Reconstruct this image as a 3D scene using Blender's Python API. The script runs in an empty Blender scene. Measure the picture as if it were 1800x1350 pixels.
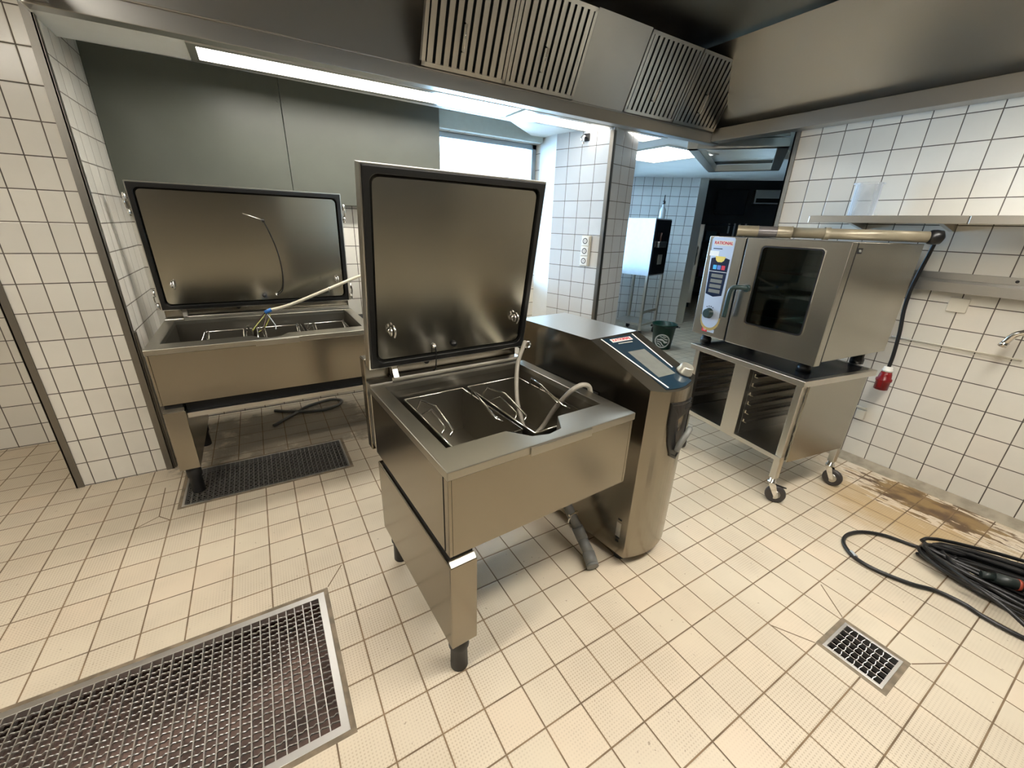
import bpy, bmesh, math, random
from mathutils import Vector, Matrix
random.seed(7)
C = bpy.context.scene.collection
PI = math.pi
# ------------------------------------------------------------------ helpers
class MB:
    """collects shapes into one mesh"""
    def __init__(s): s.bm = bmesh.new(); s.sm = []
    def _f(s, vs, smooth=False):
        try:
            f = s.bm.faces.new(vs); f.smooth = smooth; return f
        except ValueError: return None
    def box(s, x0, x1, y0, y1, z0, z1):
        v = [s.bm.verts.new((x, y, z)) for x in (x0, x1) for y in (y0, y1) for z in (z0, z1)]
        for q in ((0,1,3,2),(4,6,7,5),(0,4,5,1),(2,3,7,6),(0,2,6,4),(1,5,7,3)): s._f([v[i] for i in q])
        return s
    def quad(s, *pts):
        s._f([s.bm.verts.new(p) for p in pts]); return s
    def hexa(s, lo, hi):
        """solid between two loops of the same length"""
        a = [s.bm.verts.new(p) for p in lo]; b = [s.bm.verts.new(p) for p in hi]; n = len(a)
        s._f(a[::-1]); s._f(b)
        for i in range(n): s._f([a[i], a[(i+1)%n], b[(i+1)%n], b[i]])
        return s
    def prism(s, poly, axis, a, b):
        def P(u, v, w): return {'x': (w,u,v), 'y': (u,w,v), 'z': (u,v,w)}[axis]
        return s.hexa([P(u,v,a) for u,v in poly], [P(u,v,b) for u,v in poly])
    def ring(s, outer, inner, axis, a, b):
        """flat plate with a hole, thickness a..b"""
        def P(u, v, w): return {'x': (w,u,v), 'y': (u,w,v), 'z': (u,v,w)}[axis]
        lay = []
        for w in (a, b):
            t = bmesh.new(); E = []
            loops = []
            for L in (outer, inner):
                vs = [t.verts.new((u, v, 0)) for u, v in L]; loops.append(vs)
                E += [t.edges.new((vs[i], vs[(i+1) % len(vs)])) for i in range(len(vs))]
            bmesh.ops.triangle_fill(t, use_beauty=True, use_dissolve=False, edges=E)
            m = {}
            for vv in t.verts: m[vv.index if False else id(vv)] = s.bm.verts.new(P(vv.co.x, vv.co.y, w))
            for f in t.faces: s._f([m[id(vv)] for vv in f.verts])
            lay.append([[m[id(vv)] for vv in L] for L in loops]); t.free()
        for k in (0, 1):
            A, B = lay[0][k], lay[1][k]; n = len(A)
            for i in range(n): s._f([A[i], A[(i+1)%n], B[(i+1)%n], B[i]])
        return s
    def tube(s, pts, r, n=8, smooth_path=0, caps=True, radii=None):
        pts = [Vector(p) for p in pts]
        if smooth_path:
            out = []
            P = [pts[0]*2-pts[1]] + pts + [pts[-1]*2-pts[-2]]
            for i in range(1, len(P)-2):
                for k in range(smooth_path):
                    t = k/smooth_path; a, b, c, d = P[i-1:i+3]
                    out.append(.5*((2*b)+(c-a)*t+(2*a-5*b+4*c-d)*t*t+(3*b-a-3*c+d)*t**3))
            out.append(pts[-1]); pts = out
        N = len(pts); prev = None; up = None
        for i, p in enumerate(pts):
            t = (pts[min(i+1, N-1)]-pts[max(i-1, 0)])
            if t.length < 1e-9: t = Vector((0,0,1))
            t.normalize()
            if up is None:
                up = Vector((0,0,1)) if abs(t.z) < .9 else Vector((1,0,0))
            u = (up - t*up.dot(t))
            if u.length < 1e-6: u = t.orthogonal()
            u.normalize(); w = t.cross(u); up = u
            rr = radii[i] if radii else r
            ring = [s.bm.verts.new(p + rr*(math.cos(2*PI*k/n)*u + math.sin(2*PI*k/n)*w)) for k in range(n)]
            if prev:
                for k in range(n): s._f([prev[k], prev[(k+1)%n], ring[(k+1)%n], ring[k]], n > 4)
            elif caps: s._f(ring[::-1])
            prev = ring
        if caps: s._f(prev)
        return s
    def lathe(s, prof, n=24, c=(0,0,0), axis='z', cap=True, sm=True):
        """prof: list of (r, h)"""
        c = Vector(c); prev = None
        def P(r, h, a):
            x, y = r*math.cos(a), r*math.sin(a)
            return c + Vector({'z': (x,y,h), 'y': (x,h,y), 'x': (h,x,y)}[axis])
        for i, (r, h) in enumerate(prof):
            ring = [s.bm.verts.new(P(max(r,1e-5), h, 2*PI*k/n)) for k in range(n)]
            if prev:
                for k in range(n): s._f([prev[k], prev[(k+1)%n], ring[(k+1)%n], ring[k]], sm)
            elif cap: s._f(ring[::-1])
            prev = ring
        if cap: s._f(prev)
        return s
    def torus(s, c, R, r, axis='y', n=20, m=8, a0=0, a1=2*PI):
        pts = []
        for i in range(n+1):
            a = a0+(a1-a0)*i/n; u, v = R*math.cos(a), R*math.sin(a)
            pts.append(Vector(c)+Vector({'z': (u,v,0), 'y': (u,0,v), 'x': (0,u,v)}[axis]))
        return s.tube(pts, r, m, caps=(a1-a0) < 6.2)
    def build(s, name, mat, parent=None, bevel=0, loc=None, rot=None):
        bmesh.ops.recalc_face_normals(s.bm, faces=s.bm.faces[:])
        me = bpy.data.meshes.new(name); s.bm.to_mesh(me); s.bm.free()
        o = bpy.data.objects.new(name, me); C.objects.link(o)
        if mat: me.materials.append(mat)
        if parent: o.parent = parent
        if loc: o.location = loc
        if rot: o.rotation_euler = rot
        if bevel:
            b = o.modifiers.new('bevel', 'BEVEL'); b.width = bevel; b.segments = 2; b.limit_method = 'ANGLE'; b.angle_limit = math.radians(40)
        return o
def tag(o, label=None, cat=None, group=None, kind=None):
    if label: o['label'] = label
    if cat: o['category'] = cat
    if group: o['group'] = group
    if kind: o['kind'] = kind
    return o
def thing(name, label, cat, loc=(0,0,0), rz=0, group=None):
    o = bpy.data.objects.new(name, None); C.objects.link(o)
    o.location = loc; o.rotation_euler = (0,0,rz); o.empty_display_size = .1
    return tag(o, label, cat, group)
def struct(o): o['kind'] = 'structure'; return o
def rrect(x0, x1, y0, y1, r, n=5):
    pts = []
    for cx, cy, a in ((x1-r,y1-r,0),(x0+r,y1-r,PI/2),(x0+r,y0+r,PI),(x1-r,y0+r,1.5*PI)):
        for k in range(n+1):
            t = a+PI/2*k/n; pts.append((cx+r*math.cos(t), cy+r*math.sin(t)))
    return pts
def copy_tree(o, parent=None):
    c = o.copy(); C.objects.link(c)
    if parent: c.parent = parent
    for ch in list(o.children): copy_tree(ch, c)
    return c
def text(name, s, size, mat, parent, loc, rot, ext=.0006, align='CENTER', sx=1.0, bold=0):
    cu = bpy.data.curves.new(name, 'FONT'); cu.body = s; cu.size = size; cu.extrude = ext; cu.align_x = align; cu.align_y = 'CENTER'; cu.offset = bold
    t = bpy.data.objects.new(name, cu); C.objects.link(t)
    bpy.context.view_layer.update()
    dg = bpy.context.evaluated_depsgraph_get()
    me = bpy.data.meshes.new_from_object(t.evaluated_get(dg))
    bpy.data.objects.remove(t); bpy.data.curves.remove(cu)
    o = bpy.data.objects.new(name, me); C.objects.link(o); me.materials.clear(); me.materials.append(mat)
    o.parent = parent; o.location = loc; o.rotation_euler = rot; o.scale = (sx,1,1)
    return o
# ------------------------------------------------------------------ materials
def srgb(r, g, b):
    f = lambda c: (c/255/12.92) if c/255 <= .04045 else ((c/255+.055)/1.055)**2.4
    return (f(r), f(g), f(b), 1)
def new_mat(name):
    m = bpy.data.materials.new(name); m.use_nodes = True
    nt = m.node_tree; b = nt.nodes['Principled BSDF']
    return m, nt, b
class NT:
    def __init__(s, nt): s.nt = nt
    def n(s, t, **k):
        x = s.nt.nodes.new(t)
        for a, b in k.items(): setattr(x, a, b)
        return x
    def link(s, a, b): s.nt.links.new(a, b)
    def math(s, op, a, b=None, c=None, clamp=False):
        x = s.n('ShaderNodeMath', operation=op); x.use_clamp = clamp
        for i, v in enumerate((a, b, c)):
            if v is None: continue
            if isinstance(v, (int, float)): x.inputs[i].default_value = v
            else: s.link(v, x.inputs[i])
        return x.outputs[0]
    def mix(s, f, a, b, blend='MIX'):
        x = s.n('ShaderNodeMix', data_type='RGBA', blend_type=blend)
        for i, v in ((0, f), (6, a), (7, b)):
            if isinstance(v, (int, float)): x.inputs[i].default_value = v
            elif isinstance(v, tuple): x.inputs[i].default_value = v
            else: s.link(v, x.inputs[i])
        return x.outputs[2]
    def smooth(s, v, lo, hi, a=0., b=1.):
        x = s.n('ShaderNodeMapRange', interpolation_type='SMOOTHSTEP')
        s.link(v, x.inputs[0])
        for i, k in enumerate((lo, hi, a, b)): x.inputs[i+1].default_value = k
        return x.outputs[0]
    def noise(s, vec, scale, detail=3, rough=.5):
        x = s.n('ShaderNodeTexNoise'); x.inputs['Scale'].default_value = scale; x.inputs['Detail'].default_value = detail; x.inputs['Roughness'].default_value = rough
        if vec is not None: s.link(vec, x.inputs['Vector'])
        return x.outputs['Fac']
    def coord(s, scale=(1,1,1)):
        tc = s.n('ShaderNodeTexCoord'); mp = s.n('ShaderNodeMapping'); mp.inputs['Scale'].default_value = scale
        s.link(tc.outputs['Object'], mp.inputs['Vector']); return mp.outputs[0]
    def bump(s, h, strength, dist, b):
        x = s.n('ShaderNodeBump'); x.inputs['Strength'].default_value = strength; x.inputs['Distance'].default_value = dist
        s.link(h, x.inputs['Height']); s.link(x.outputs[0], b.inputs['Normal'])
def plain(name, col, rough=.5, metal=0., spec=.5, var=.0, vscale=20, coat=0):
    m, nt, b = new_mat(name); N = NT(nt)
    b.inputs['Roughness'].default_value = rough; b.inputs['Metallic'].default_value = metal; b.inputs['Specular IOR Level'].default_value = spec
    if coat: b.inputs['Coat Weight'].default_value = coat
    if var:
        f = N.noise(N.coord(), vscale, 4)
        c = N.mix(N.smooth(f, .3, .7), tuple(x*(1-var) for x in col[:3])+(1,), tuple(min(1,x*(1+var)) for x in col[:3])+(1,))
        N.link(c, b.inputs['Base Color'])
    else: b.inputs['Base Color'].default_value = col
    return m
def steel(name, col, rough=.3, scale=(3,3,300), bstr=.06, smudge=.03, aniso=.0):
    """brushed stainless steel: broad soft streaks in tone and gloss, reflections drawn out across the brushing"""
    m, nt, b = new_mat(name); N = NT(nt)
    b.inputs['Metallic'].default_value = 1
    b.inputs['Roughness'].default_value = rough
    n1 = N.noise(N.coord(tuple(c*.25 for c in scale) if aniso > .7 else (.6,.6,.6)), 1.0, 2, .5)
    lo = tuple(c*(1-smudge) for c in col[:3])+(1,); hi = tuple(min(1, c*(1+smudge)) for c in col[:3])+(1,)
    N.link(N.mix(N.smooth(n1, .2, .8), lo, hi), b.inputs['Base Color'])
    if aniso:
        b.inputs['Anisotropic'].default_value = aniso; b.inputs['Anisotropic Rotation'].default_value = .25
        t = N.n('ShaderNodeTangent', direction_type='RADIAL', axis='Z'); N.link(t.outputs[0], b.inputs['Tangent'])
    return m
def emit(name, col, strength):
    m, nt, b = new_mat(name)
    b.inputs['Base Color'].default_value = (.8,.8,.8,1); b.inputs['Emission Color'].default_value = col; b.inputs['Emission Strength'].default_value = strength
    return m
def tiles(name, ax, T, org, col, grout, gw=.003, rough=.18, var=.05, bumpd=.0012, dirt=.06, extra=None, tone=None):
    """square tiles laid on two axes of the object's own coordinates"""
    m, nt, b = new_mat(name); N = NT(nt)
    tc = N.n('ShaderNodeTexCoord'); sp = N.n('ShaderNodeSeparateXYZ'); N.link(tc.outputs['Object'], sp.inputs[0])
    V = [N.math('DIVIDE', N.math('SUBTRACT', sp.outputs[a], org[i]), T[i]) for i, a in enumerate(ax)]
    D = []; FL = []
    for i, v in enumerate(V):
        f = N.math('FRACT', v); D.append(N.math('MULTIPLY', N.math('MINIMUM', f, N.math('SUBTRACT', 1.0, f)), T[i])); FL.append(N.math('FLOOR', v))
    d = N.math('MINIMUM', D[0], D[1])
    mask = N.smooth(d, gw*.5, gw*.5+.0012)
    cx = N.n('ShaderNodeCombineXYZ'); N.link(FL[0], cx.inputs[0]); N.link(FL[1], cx.inputs[1])
    wn = N.n('ShaderNodeTexWhiteNoise', noise_dimensions='2D'); N.link(cx.outputs[0], wn.inputs['Vector'])
    base = N.mix(wn.outputs['Value'], tuple(c*(1-var) for c in col[:3])+(1,), tuple(min(1,c*(1+var)) for c in col[:3])+(1,))
    if tone: base = N.mix(N.math('MULTIPLY', N.smooth(wn.outputs['Color'], .55, .95), .3), base, tone)
    n = N.noise(N.coord(), 2.2, 5, .6)
    base = N.mix(N.smooth(n, .35, .75, 0, 1), base, tuple(c*(1-dirt) for c in col[:3])+(1,))
    hgt = N.smooth(d, gw*.5, gw*.5+.004)
    if extra: base, hgt = extra(N, tc, sp, V, D, base, hgt, wn)
    gn = N.noise(N.coord(), 9, 3)
    g = N.mix(N.smooth(gn, .3, .7), tuple(c*.65 for c in grout[:3])+(1,), tuple(min(1,c*1.25) for c in grout[:3])+(1,))
    N.link(N.mix(mask, g, base), b.inputs['Base Color'])
    N.link(N.smooth(mask, 0, 1, .75, rough), b.inputs['Roughness'])
    N.bump(hgt, .6, bumpd, b)
    return m
def floor_extra(N, tc, sp, V, D, base, hgt, wn):
    # raised anti-slip pips on most tiles
    P = []
    for i in range(2):
        f = N.math('FRACT', N.math('MULTIPLY', V[i], 14)); P.append(N.math('SUBTRACT', f, .5))
    r = N.math('SQRT', N.math('ADD', N.math('MULTIPLY', P[0], P[0]), N.math('MULTIPLY', P[1], P[1])))
    pip = N.smooth(r, .16, .34, 1, 0)
    wear = N.noise(N.coord(), 1.1, 4, .6)
    amt = N.math('MULTIPLY', N.smooth(wear, .38, .6), pip)
    base = N.mix(N.math('MULTIPLY', amt, .42), base, srgb(140,118,90))
    # scattered specks
    sk = N.noise(N.coord(), 60, 2)
    base = N.mix(N.math('MULTIPLY', N.smooth(sk, .70, .76), .55), base, srgb(110,85,62))
    # yellowed, water-stained area towards the right wall
    dx = N.math('DIVIDE', N.math('SUBTRACT', sp.outputs[0], 3.22), .55); dy = N.math('DIVIDE', N.math('SUBTRACT', sp.outputs[1], .50), .62)
    rr = N.math('SQRT', N.math('ADD', N.math('MULTIPLY', dx, dx), N.math('MULTIPLY', dy, dy)))
    w = N.noise(N.coord((3,1.6,1)), 2.4, 4, .6)
    rr2 = N.math('ADD', rr, N.math('MULTIPLY', N.math('SUBTRACT', w, .5), 1.1))
    st = N.smooth(rr2, .35, 1.0, 1, 0)
    base = N.mix(N.math('MULTIPLY', st, .62), base, srgb(176,140,74))
    # broken brown patch along the wall where the glaze has come off
    dx = N.math('DIVIDE', N.math('SUBTRACT', sp.outputs[0], 3.37), .17); dy = N.math('DIVIDE', N.math('SUBTRACT', sp.outputs[1], .46), .36)
    r3 = N.math('SQRT', N.math('ADD', N.math('MULTIPLY', dx, dx), N.math('MULTIPLY', dy, dy)))
    s = N.noise(N.coord((26,6,1)), 1.0, 5, .62)
    r3 = N.math('ADD', r3, N.math('MULTIPLY', N.math('SUBTRACT', s, .5), 3.4))
    br = N.smooth(r3, .86, .93, 1, 0)
    fl = N.noise(N.coord((9,7,1)), 1.0, 3, .5)
    bc = N.mix(N.smooth(fl, .35, .65), srgb(92,66,40), srgb(150,122,78))
    base = N.mix(br, base, bc)
    wh = N.math('MULTIPLY', N.smooth(r3, .86, .98, 0, 1), N.smooth(r3, 1.15, 1.5, 1, 0))
    base = N.mix(N.math('MULTIPLY', wh, .6), base, srgb(236,226,210))
    # grime with the pan's shade painted in, below the pan at the back wall
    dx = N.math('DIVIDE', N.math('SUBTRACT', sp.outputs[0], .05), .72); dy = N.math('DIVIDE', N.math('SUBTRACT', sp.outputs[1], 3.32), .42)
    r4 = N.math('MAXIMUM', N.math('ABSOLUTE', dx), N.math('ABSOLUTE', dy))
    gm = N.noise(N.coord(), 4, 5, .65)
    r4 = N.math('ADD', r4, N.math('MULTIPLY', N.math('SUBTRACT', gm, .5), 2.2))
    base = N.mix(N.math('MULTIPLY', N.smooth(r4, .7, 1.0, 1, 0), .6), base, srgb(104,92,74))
    hgt = N.math('SUBTRACT', N.math('ADD', hgt, N.math('MULTIPLY', amt, .35)), N.math('MULTIPLY', br, 1.2))
    return base, hgt
TT = .1483
M = {}
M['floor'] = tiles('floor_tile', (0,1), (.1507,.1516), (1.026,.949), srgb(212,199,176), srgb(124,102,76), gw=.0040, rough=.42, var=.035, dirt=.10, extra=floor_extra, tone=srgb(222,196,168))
wcol = srgb(224,220,209); gcol = srgb(92,84,74)
M['wall_yz'] = tiles('wall_tile_right', (1,2), (TT,TT), (.884,.005), wcol, gcol, gw=.0042, dirt=.08, rough=.2, tone=srgb(226,208,190))
M['wall_xz'] = tiles('wall_tile_back', (0,2), (TT,TT), (.0,.005), wcol, gcol, gw=.0042, dirt=.08, rough=.2)
M['col_front'] = tiles('wall_tile_column', (0,2), (.097,TT), (-.968,.005), wcol, gcol, gw=.0038, dirt=.1, rough=.22)
M['wall_pil'] = tiles('wall_tile_pillar', (0,2), (TT,TT), (.166,.005), srgb(206,208,208), gcol, gw=.004, dirt=.06, rough=.18)
M['wall_far'] = tiles('wall_tile_far', (0,2), (TT,TT), (0,.005), srgb(214,214,210), gcol, gw=.005, dirt=.06, rough=.25)
M['plaster'] = plain('painted_plaster', srgb(205,202,192), .8, var=.03, vscale=3)
M['white_soffit'] = plain('white_soffit_panel', srgb(225,228,226), .5, var=.03, vscale=4)
M['cladding'] = plain('grey_painted_board', srgb(90,93,84), .42, var=.04, vscale=5)
M['trim'] = steel('corner_trim_metal', srgb(128,124,116), .42, (60,60,3), .04)
M['front_wall'] = plain('dark_grey_wall', srgb(50,50,47), .6, var=.1, vscale=2)
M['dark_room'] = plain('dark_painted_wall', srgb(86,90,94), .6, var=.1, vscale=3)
M['cove'] = plain('cement_cove', srgb(158,148,130), .6, var=.18, vscale=14)
M['steel'] = steel('brushed_steel_warm', (.31,.277,.222,1), .23, (3,3,260), .05, .03, .6)
M['steel_lid'] = steel('brushed_steel_lid', (.33,.315,.265,1), .20, (3,3,60), .09, .02, .75)
M['steel_light'] = steel('brushed_steel_pale', (.60,.58,.53,1), .28, (3,3,200), .04)
M['steel_rim'] = steel('satin_steel_rim', (.40,.38,.325,1), .33, (3,240,3), .04)
M['steel_well'] = steel('dull_steel_tank', (.29,.27,.225,1), .36, (60,60,3), .04)
M['steel_basket'] = steel('sheet_steel_basket', (.33,.31,.265,1), .36, (200,200,3), .05)
M['steel_hood'] = steel('hood_steel', (.46,.45,.42,1), .34, (3,200,3), .05)
M['knob'] = plain('pale_metal_knob', srgb(172,170,158), .35, .6)
M['chrome'] = plain('polished_chrome', (.78,.76,.72,1), .12, 1)
M['oven_steel'] = steel('oven_steel', (.41,.395,.355,1), .26, (3,3,220), .05, .03, .6)
M['galv'] = steel('galvanised_grate_steel', (.66,.64,.61,1), .42, (40,40,40), .05, .15)
M['rubber'] = plain('black_rubber', srgb(24,24,24), .45)
M['black'] = plain('black_plastic', srgb(16,16,17), .35)
M['black_matt'] = plain('black_recess', srgb(9,9,9), .7)
M['gasket'] = plain('black_lid_gasket', srgb(17,17,16), .38)
M['navy'] = plain('navy_glass_panel', srgb(24,48,64), .12, coat=.4)
M['lcd'] = plain('grey_display', srgb(118,120,114), .18, var=.05, vscale=30)
M['white'] = plain('white_plastic', srgb(232,230,224), .4)
M['offwhite'] = plain('ivory_plastic', srgb(214,208,192), .4)
M['red'] = plain('red_plastic', srgb(128,18,24), .35)
M['redtext'] = plain('red_print', srgb(196,30,48), .4)
M['silverblue'] = plain('silver_blue_panel', srgb(186,198,216), .3, .25)
M['brass'] = plain('gold_trim', srgb(196,172,110), .35, .5)
M['displaynavy'] = plain('dark_display', srgb(22,34,58), .15)
M['yellow'] = plain('yellow_label', srgb(226,200,92), .4)
M['cyan'] = plain('cyan_print', srgb(60,170,220), .4)
M['blueink'] = plain('blue_print', srgb(86,120,190), .4)
M['teal'] = plain('dark_teal_handle', srgb(38,58,58), .3)
M['tubegrey'] = plain('grey_plastic_pipe', srgb(112,112,108), .4)
M['hose'] = plain('grey_rubber_hose', srgb(150,143,130), .45, var=.06, vscale=40)
M['cablewhite'] = plain('cream_cable', srgb(214,206,184), .45)
M['bluetape'] = plain('blue_tape', srgb(40,110,190), .4)
M['wiregreen'] = plain('green_yellow_wire', srgb(150,150,70), .4)
M['wirebrown'] = plain('brown_wire', srgb(70,44,34), .4)
M['wiregrey'] = plain('grey_wire', srgb(176,184,190), .4)
M['cable'] = plain('black_cable', srgb(20,20,21), .42)
M['green'] = plain('green_bucket_plastic', srgb(10,66,50), .35)
M['pipe'] = plain('beige_grey_pipe', srgb(148,139,118), .36, .25, var=.12, vscale=9)
M['pipe_grey'] = plain('dark_grey_pipe_sleeve', srgb(116,112,112), .3, .4)
M['pit'] = plain('drain_pit_dirt', srgb(40,33,30), .7, var=.7, vscale=7)
M['pit_pink'] = plain('drain_pit_debris', srgb(112,92,84), .7, var=.75, vscale=4.5)
M['dirty_frame'] = plain('grimy_drain_edging', srgb(126,112,92), .5, var=.3, vscale=18)
M['frame'] = plain('aluminium_window_frame', srgb(150,166,176), .35, .4)
M['blindbox'] = plain('pale_blind_box', srgb(188,202,200), .5, var=.03)
M['tray'] = plain('dark_tray', srgb(20,21,24), .2, .3)
M['screen'] = plain('dark_screen', srgb(8,9,12), .2)
M['ovenin'] = plain('oven_cavity', srgb(74,98,94), .35, .3)
M['light'] = emit('added_lamp_glow', (1,.95,.87,1), 18)
M['added_light_left'] = emit('added_lamp_glow_warm', (1,.94,.86,1), 25)
M['light_cool'] = emit('lamp_diffuser_cool', (1,.95,.88,1), 3)
M['light_panel'] = emit('lamp_diffuser_panel', (1,.95,.87,1), 14)
M['added_glow'] = emit('added_panel_glow', (.86,.94,1,1), 4)
M['tyre'] = plain('dark_grey_tyre', srgb(58,54,52), .5)
def glass(name, col, rough=.02, mixf=.75):
    m, nt, b = new_mat(name); N = NT(nt)
    tr = N.n('ShaderNodeBsdfTransparent'); tr.inputs[0].default_value = col
    gl = N.n('ShaderNodeBsdfGlossy'); gl.inputs['Roughness'].default_value = rough
    fr = N.n('ShaderNodeFresnel'); fr.inputs[0].default_value = 1.5
    mx = N.n('ShaderNodeMixShader'); N.link(N.math('MULTIPLY', fr.outputs[0], mixf*1.3, clamp=True), mx.inputs[0]); N.link(tr.outputs[0], mx.inputs[1]); N.link(gl.outputs[0], mx.inputs[2])
    out = [n for n in nt.nodes if n.type == 'OUTPUT_MATERIAL'][0]; N.link(mx.outputs[0], out.inputs[0]); nt.nodes.remove(b)
    return m
M['winglass'] = glass('window_glass', (.95,.97,1,1))
M['ovenglass'] = glass('oven_door_glass', (.50,.62,.62,1), .03, .9)
def acrylic():
    m, nt, b = new_mat('clear_acrylic'); N = NT(nt)
    tr = N.n('ShaderNodeBsdfTransparent'); tr.inputs[0].default_value = (.96,.97,.98,1)
    b.inputs['Base Color'].default_value = (.9,.93,.96,1); b.inputs['Roughness'].default_value = .12
    fr = N.n('ShaderNodeLayerWeight'); fr.inputs[0].default_value = .35
    mx = N.n('ShaderNodeMixShader'); N.link(N.smooth(fr.outputs['Facing'], 0, 1, .10, .75), mx.inputs[0]); N.link(tr.outputs[0], mx.inputs[1]); N.link(b.outputs[0], mx.inputs[2])
    out = [n for n in nt.nodes if n.type == 'OUTPUT_MATERIAL'][0]; N.link(mx.outputs[0], out.inputs[0]); return m
M['acrylic'] = acrylic()
# ------------------------------------------------------------------ setting
XR = 3.61; ZS = 2.36
G1 = (-.613, .336, 2.55, 2.995); G2 = (-1.12, .035, .94, 1.589); G3 = (1.708, 1.948, .112, .346)
CUTS = (((.037,1.591),(.112,1.696)),((2.063,.481),(1.949,.347)),((1.628,.482),(1.708,.347)),((1.949,.111),(2.074,.043)),((-.78,2.465),(-.688,2.528)),((-.688,2.528),(-.636,2.468)),((-.688,2.528),(-.70,2.83)))
m = MB(); holes = (G1, G2, G3)
xs = sorted({-4.2, 12.5} | {h[i] for h in holes for i in (0,1)}); ys = sorted({-4.2, 9.5} | {h[i] for h in holes for i in (2,3)})
for i in range(len(xs)-1):
    for j in range(len(ys)-1):
        cx, cy = (xs[i]+xs[i+1])/2, (ys[j]+ys[j+1])/2
        if any(h[0] < cx < h[1] and h[2] < cy < h[3] for h in holes): continue
        m.quad((xs[i],ys[j],0),(xs[i+1],ys[j],0),(xs[i+1],ys[j+1],0),(xs[i],ys[j+1],0))
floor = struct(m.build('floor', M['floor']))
m = MB()
for (ax_, ay_), (bx_, by_) in CUTS:
    d = Vector((bx_-ax_, by_-ay_)).normalized()*.0022; m.prism([(ax_-d.y,ay_+d.x),(bx_-d.y,by_+d.x),(bx_+d.y,by_-d.x),(ax_+d.y,ay_-d.x)], 'z', .0002, .0007)
m.build('cut_joint', plain('brown_grout', srgb(116,96,72), .8), floor)
# right wall, ends at the doorway
m = MB(); m.box(XR, XR+.16, -3.4, 1.95, 0, 2.9); struct(m.build('wall_right', M['wall_yz']))
m = MB(); m.prism([(XR-.085,0),(XR,0),(XR,.032),(XR-.05,.012)], 'y', -3.4, 1.9); struct(m.build('baseboard_right', M['cove']))
m = MB(); m.box(XR-.006, XR+.166, 1.945, 1.957, 0, 2.27); m.box(XR-.006, XR, 1.915, 1.957, 0, 2.27); struct(m.build('trim_1', M['trim']))
# back wall with window opening
YB = 3.86; WX0, WX1, WZ0, WZ1 = 1.47, 2.60, .92, 2.31
m = MB()
m.box(-4, WX0, YB, YB+.25, 0, 2.9); m.box(WX0, WX1, YB, YB+.25, 0, WZ0); m.box(WX0, WX1, YB, YB+.25, WZ1, 2.9); m.box(WX1, 2.72, YB, YB+.25, 0, 2.9)
struct(m.build('wall_back', M['wall_xz']))
m = MB(); m.box(-4.2, -4, -3.4, 4.1, 0, 2.9); struct(m.build('wall_left', M['wall_yz']))
m = MB(); m.box(-4.2, 3.8, -3.6, -3.4, 0, 2.9); struct(m.build('wall_front', M['front_wall']))
# tiled column on the left with metal corner strips
m = MB(); m.box(-1.14, -.69, 3.07, YB, 0, 2.9); col = struct(m.build('wall_column', M['col_front']))
col.data.materials.append(M['wall_yz'])
for p in col.data.polygons:
    if abs(p.normal.x) > .5: p.material_index = 1
m = MB(); m.box(-1.146, -1.112, 3.062, 3.07, 0, 2.8); m.box(-1.148, -1.14, 3.062, 3.1, 0, 2.8); struct(m.build('trim_2', M['trim']))
m = MB(); m.box(-.722, -.684, 3.062, 3.07, 0, 2.8); m.box(-.69, -.682, 3.062, 3.10, 0, 2.8); struct(m.build('trim_3', M['trim']))
m = MB(); m.box(-.678, -.672, 3.08, 3.10, 0, .9); m.box(-.69,-.678,3.08,3.12,0,.9); struct(m.build('trim_4', M['trim']))
# grey boards on the upper back wall, two sheets with a seam
m = MB()
for a, b in ((-.688, .309), (.313, 1.485)): m.box(a, b, 3.735, YB-.001, 1.655, 2.7)
for z in (1.70, 2.3):
    for x in (.292, .330): m.lathe([(.006,-.004),(.006,0)], 10, (x,3.735,z), 'y')
m.lathe([(.006,-.004),(.006,0)], 10, (1.46,3.735,2.20), 'y')
struct(m.build('wall_cladding', M['cladding'], bevel=.0015))
# window 1
w = struct(MB().box(WX0, WX1, 3.93, 3.97, WZ1-.045, WZ1).box(WX1-.05, WX1, 3.93, 3.97, WZ0, WZ1).box(WX0, WX0+.05, 3.93, 3.97, WZ0, WZ1).box(WX0, WX1, 3.93, 3.97, WZ0, WZ0+.05).build('window_1', M['frame'], bevel=.004))
MB().box(WX0+.05, WX1-.05, 3.948, 3.953, WZ0+.05, WZ1-.045).build('glass_pane', M['winglass'], w)
MB().box(1.49, 2.585, 3.80, 3.859, WZ1, 2.445).build('blind_box', M['blindbox'], w, bevel=.004)
MB().box(1.49, 2.585, 3.79, 3.80, 2.452, 2.47).build('cover_strip', M['white_soffit'], w)
# reveal between window and pillar, angled pillar
PA = .292; pc = Vector((2.767, 3.001, 0)); pa = Vector((-math.sin(PA), math.cos(PA), 0)); pb = Vector((math.cos(.251), math.sin(.251), 0))
p0, p1, p2, p3 = pc, pc+pb*.41, pc+pb*.41+pa*.75, pc+pa*.605
m = MB(); m.hexa([tuple(p3), tuple(p3+pa*.02+pb*.25), (2.72,3.93,0), (2.602,3.93,0)], [tuple(p+Vector((0,0,2.36))) for p in (p3, p3+pa*.02+pb*.25, Vector((2.72,3.93,0)), Vector((2.602,3.93,0)))])
struct(m.build('trim_5', M['white_soffit']))
m = MB(); lo = [p0, p1, p2, p3]
o = None
inv = Matrix.Rotation(-PA, 4, 'Z')
def pl(v): return tuple(inv @ (v-pc))
H = Vector((0,0,2.36))
m.hexa([pl(p) for p in lo], [pl(p+H) for p in lo])
pil = struct(m.build('wall_pillar', M['wall_pil'], loc=tuple(pc), rot=(0,0,PA)))
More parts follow.
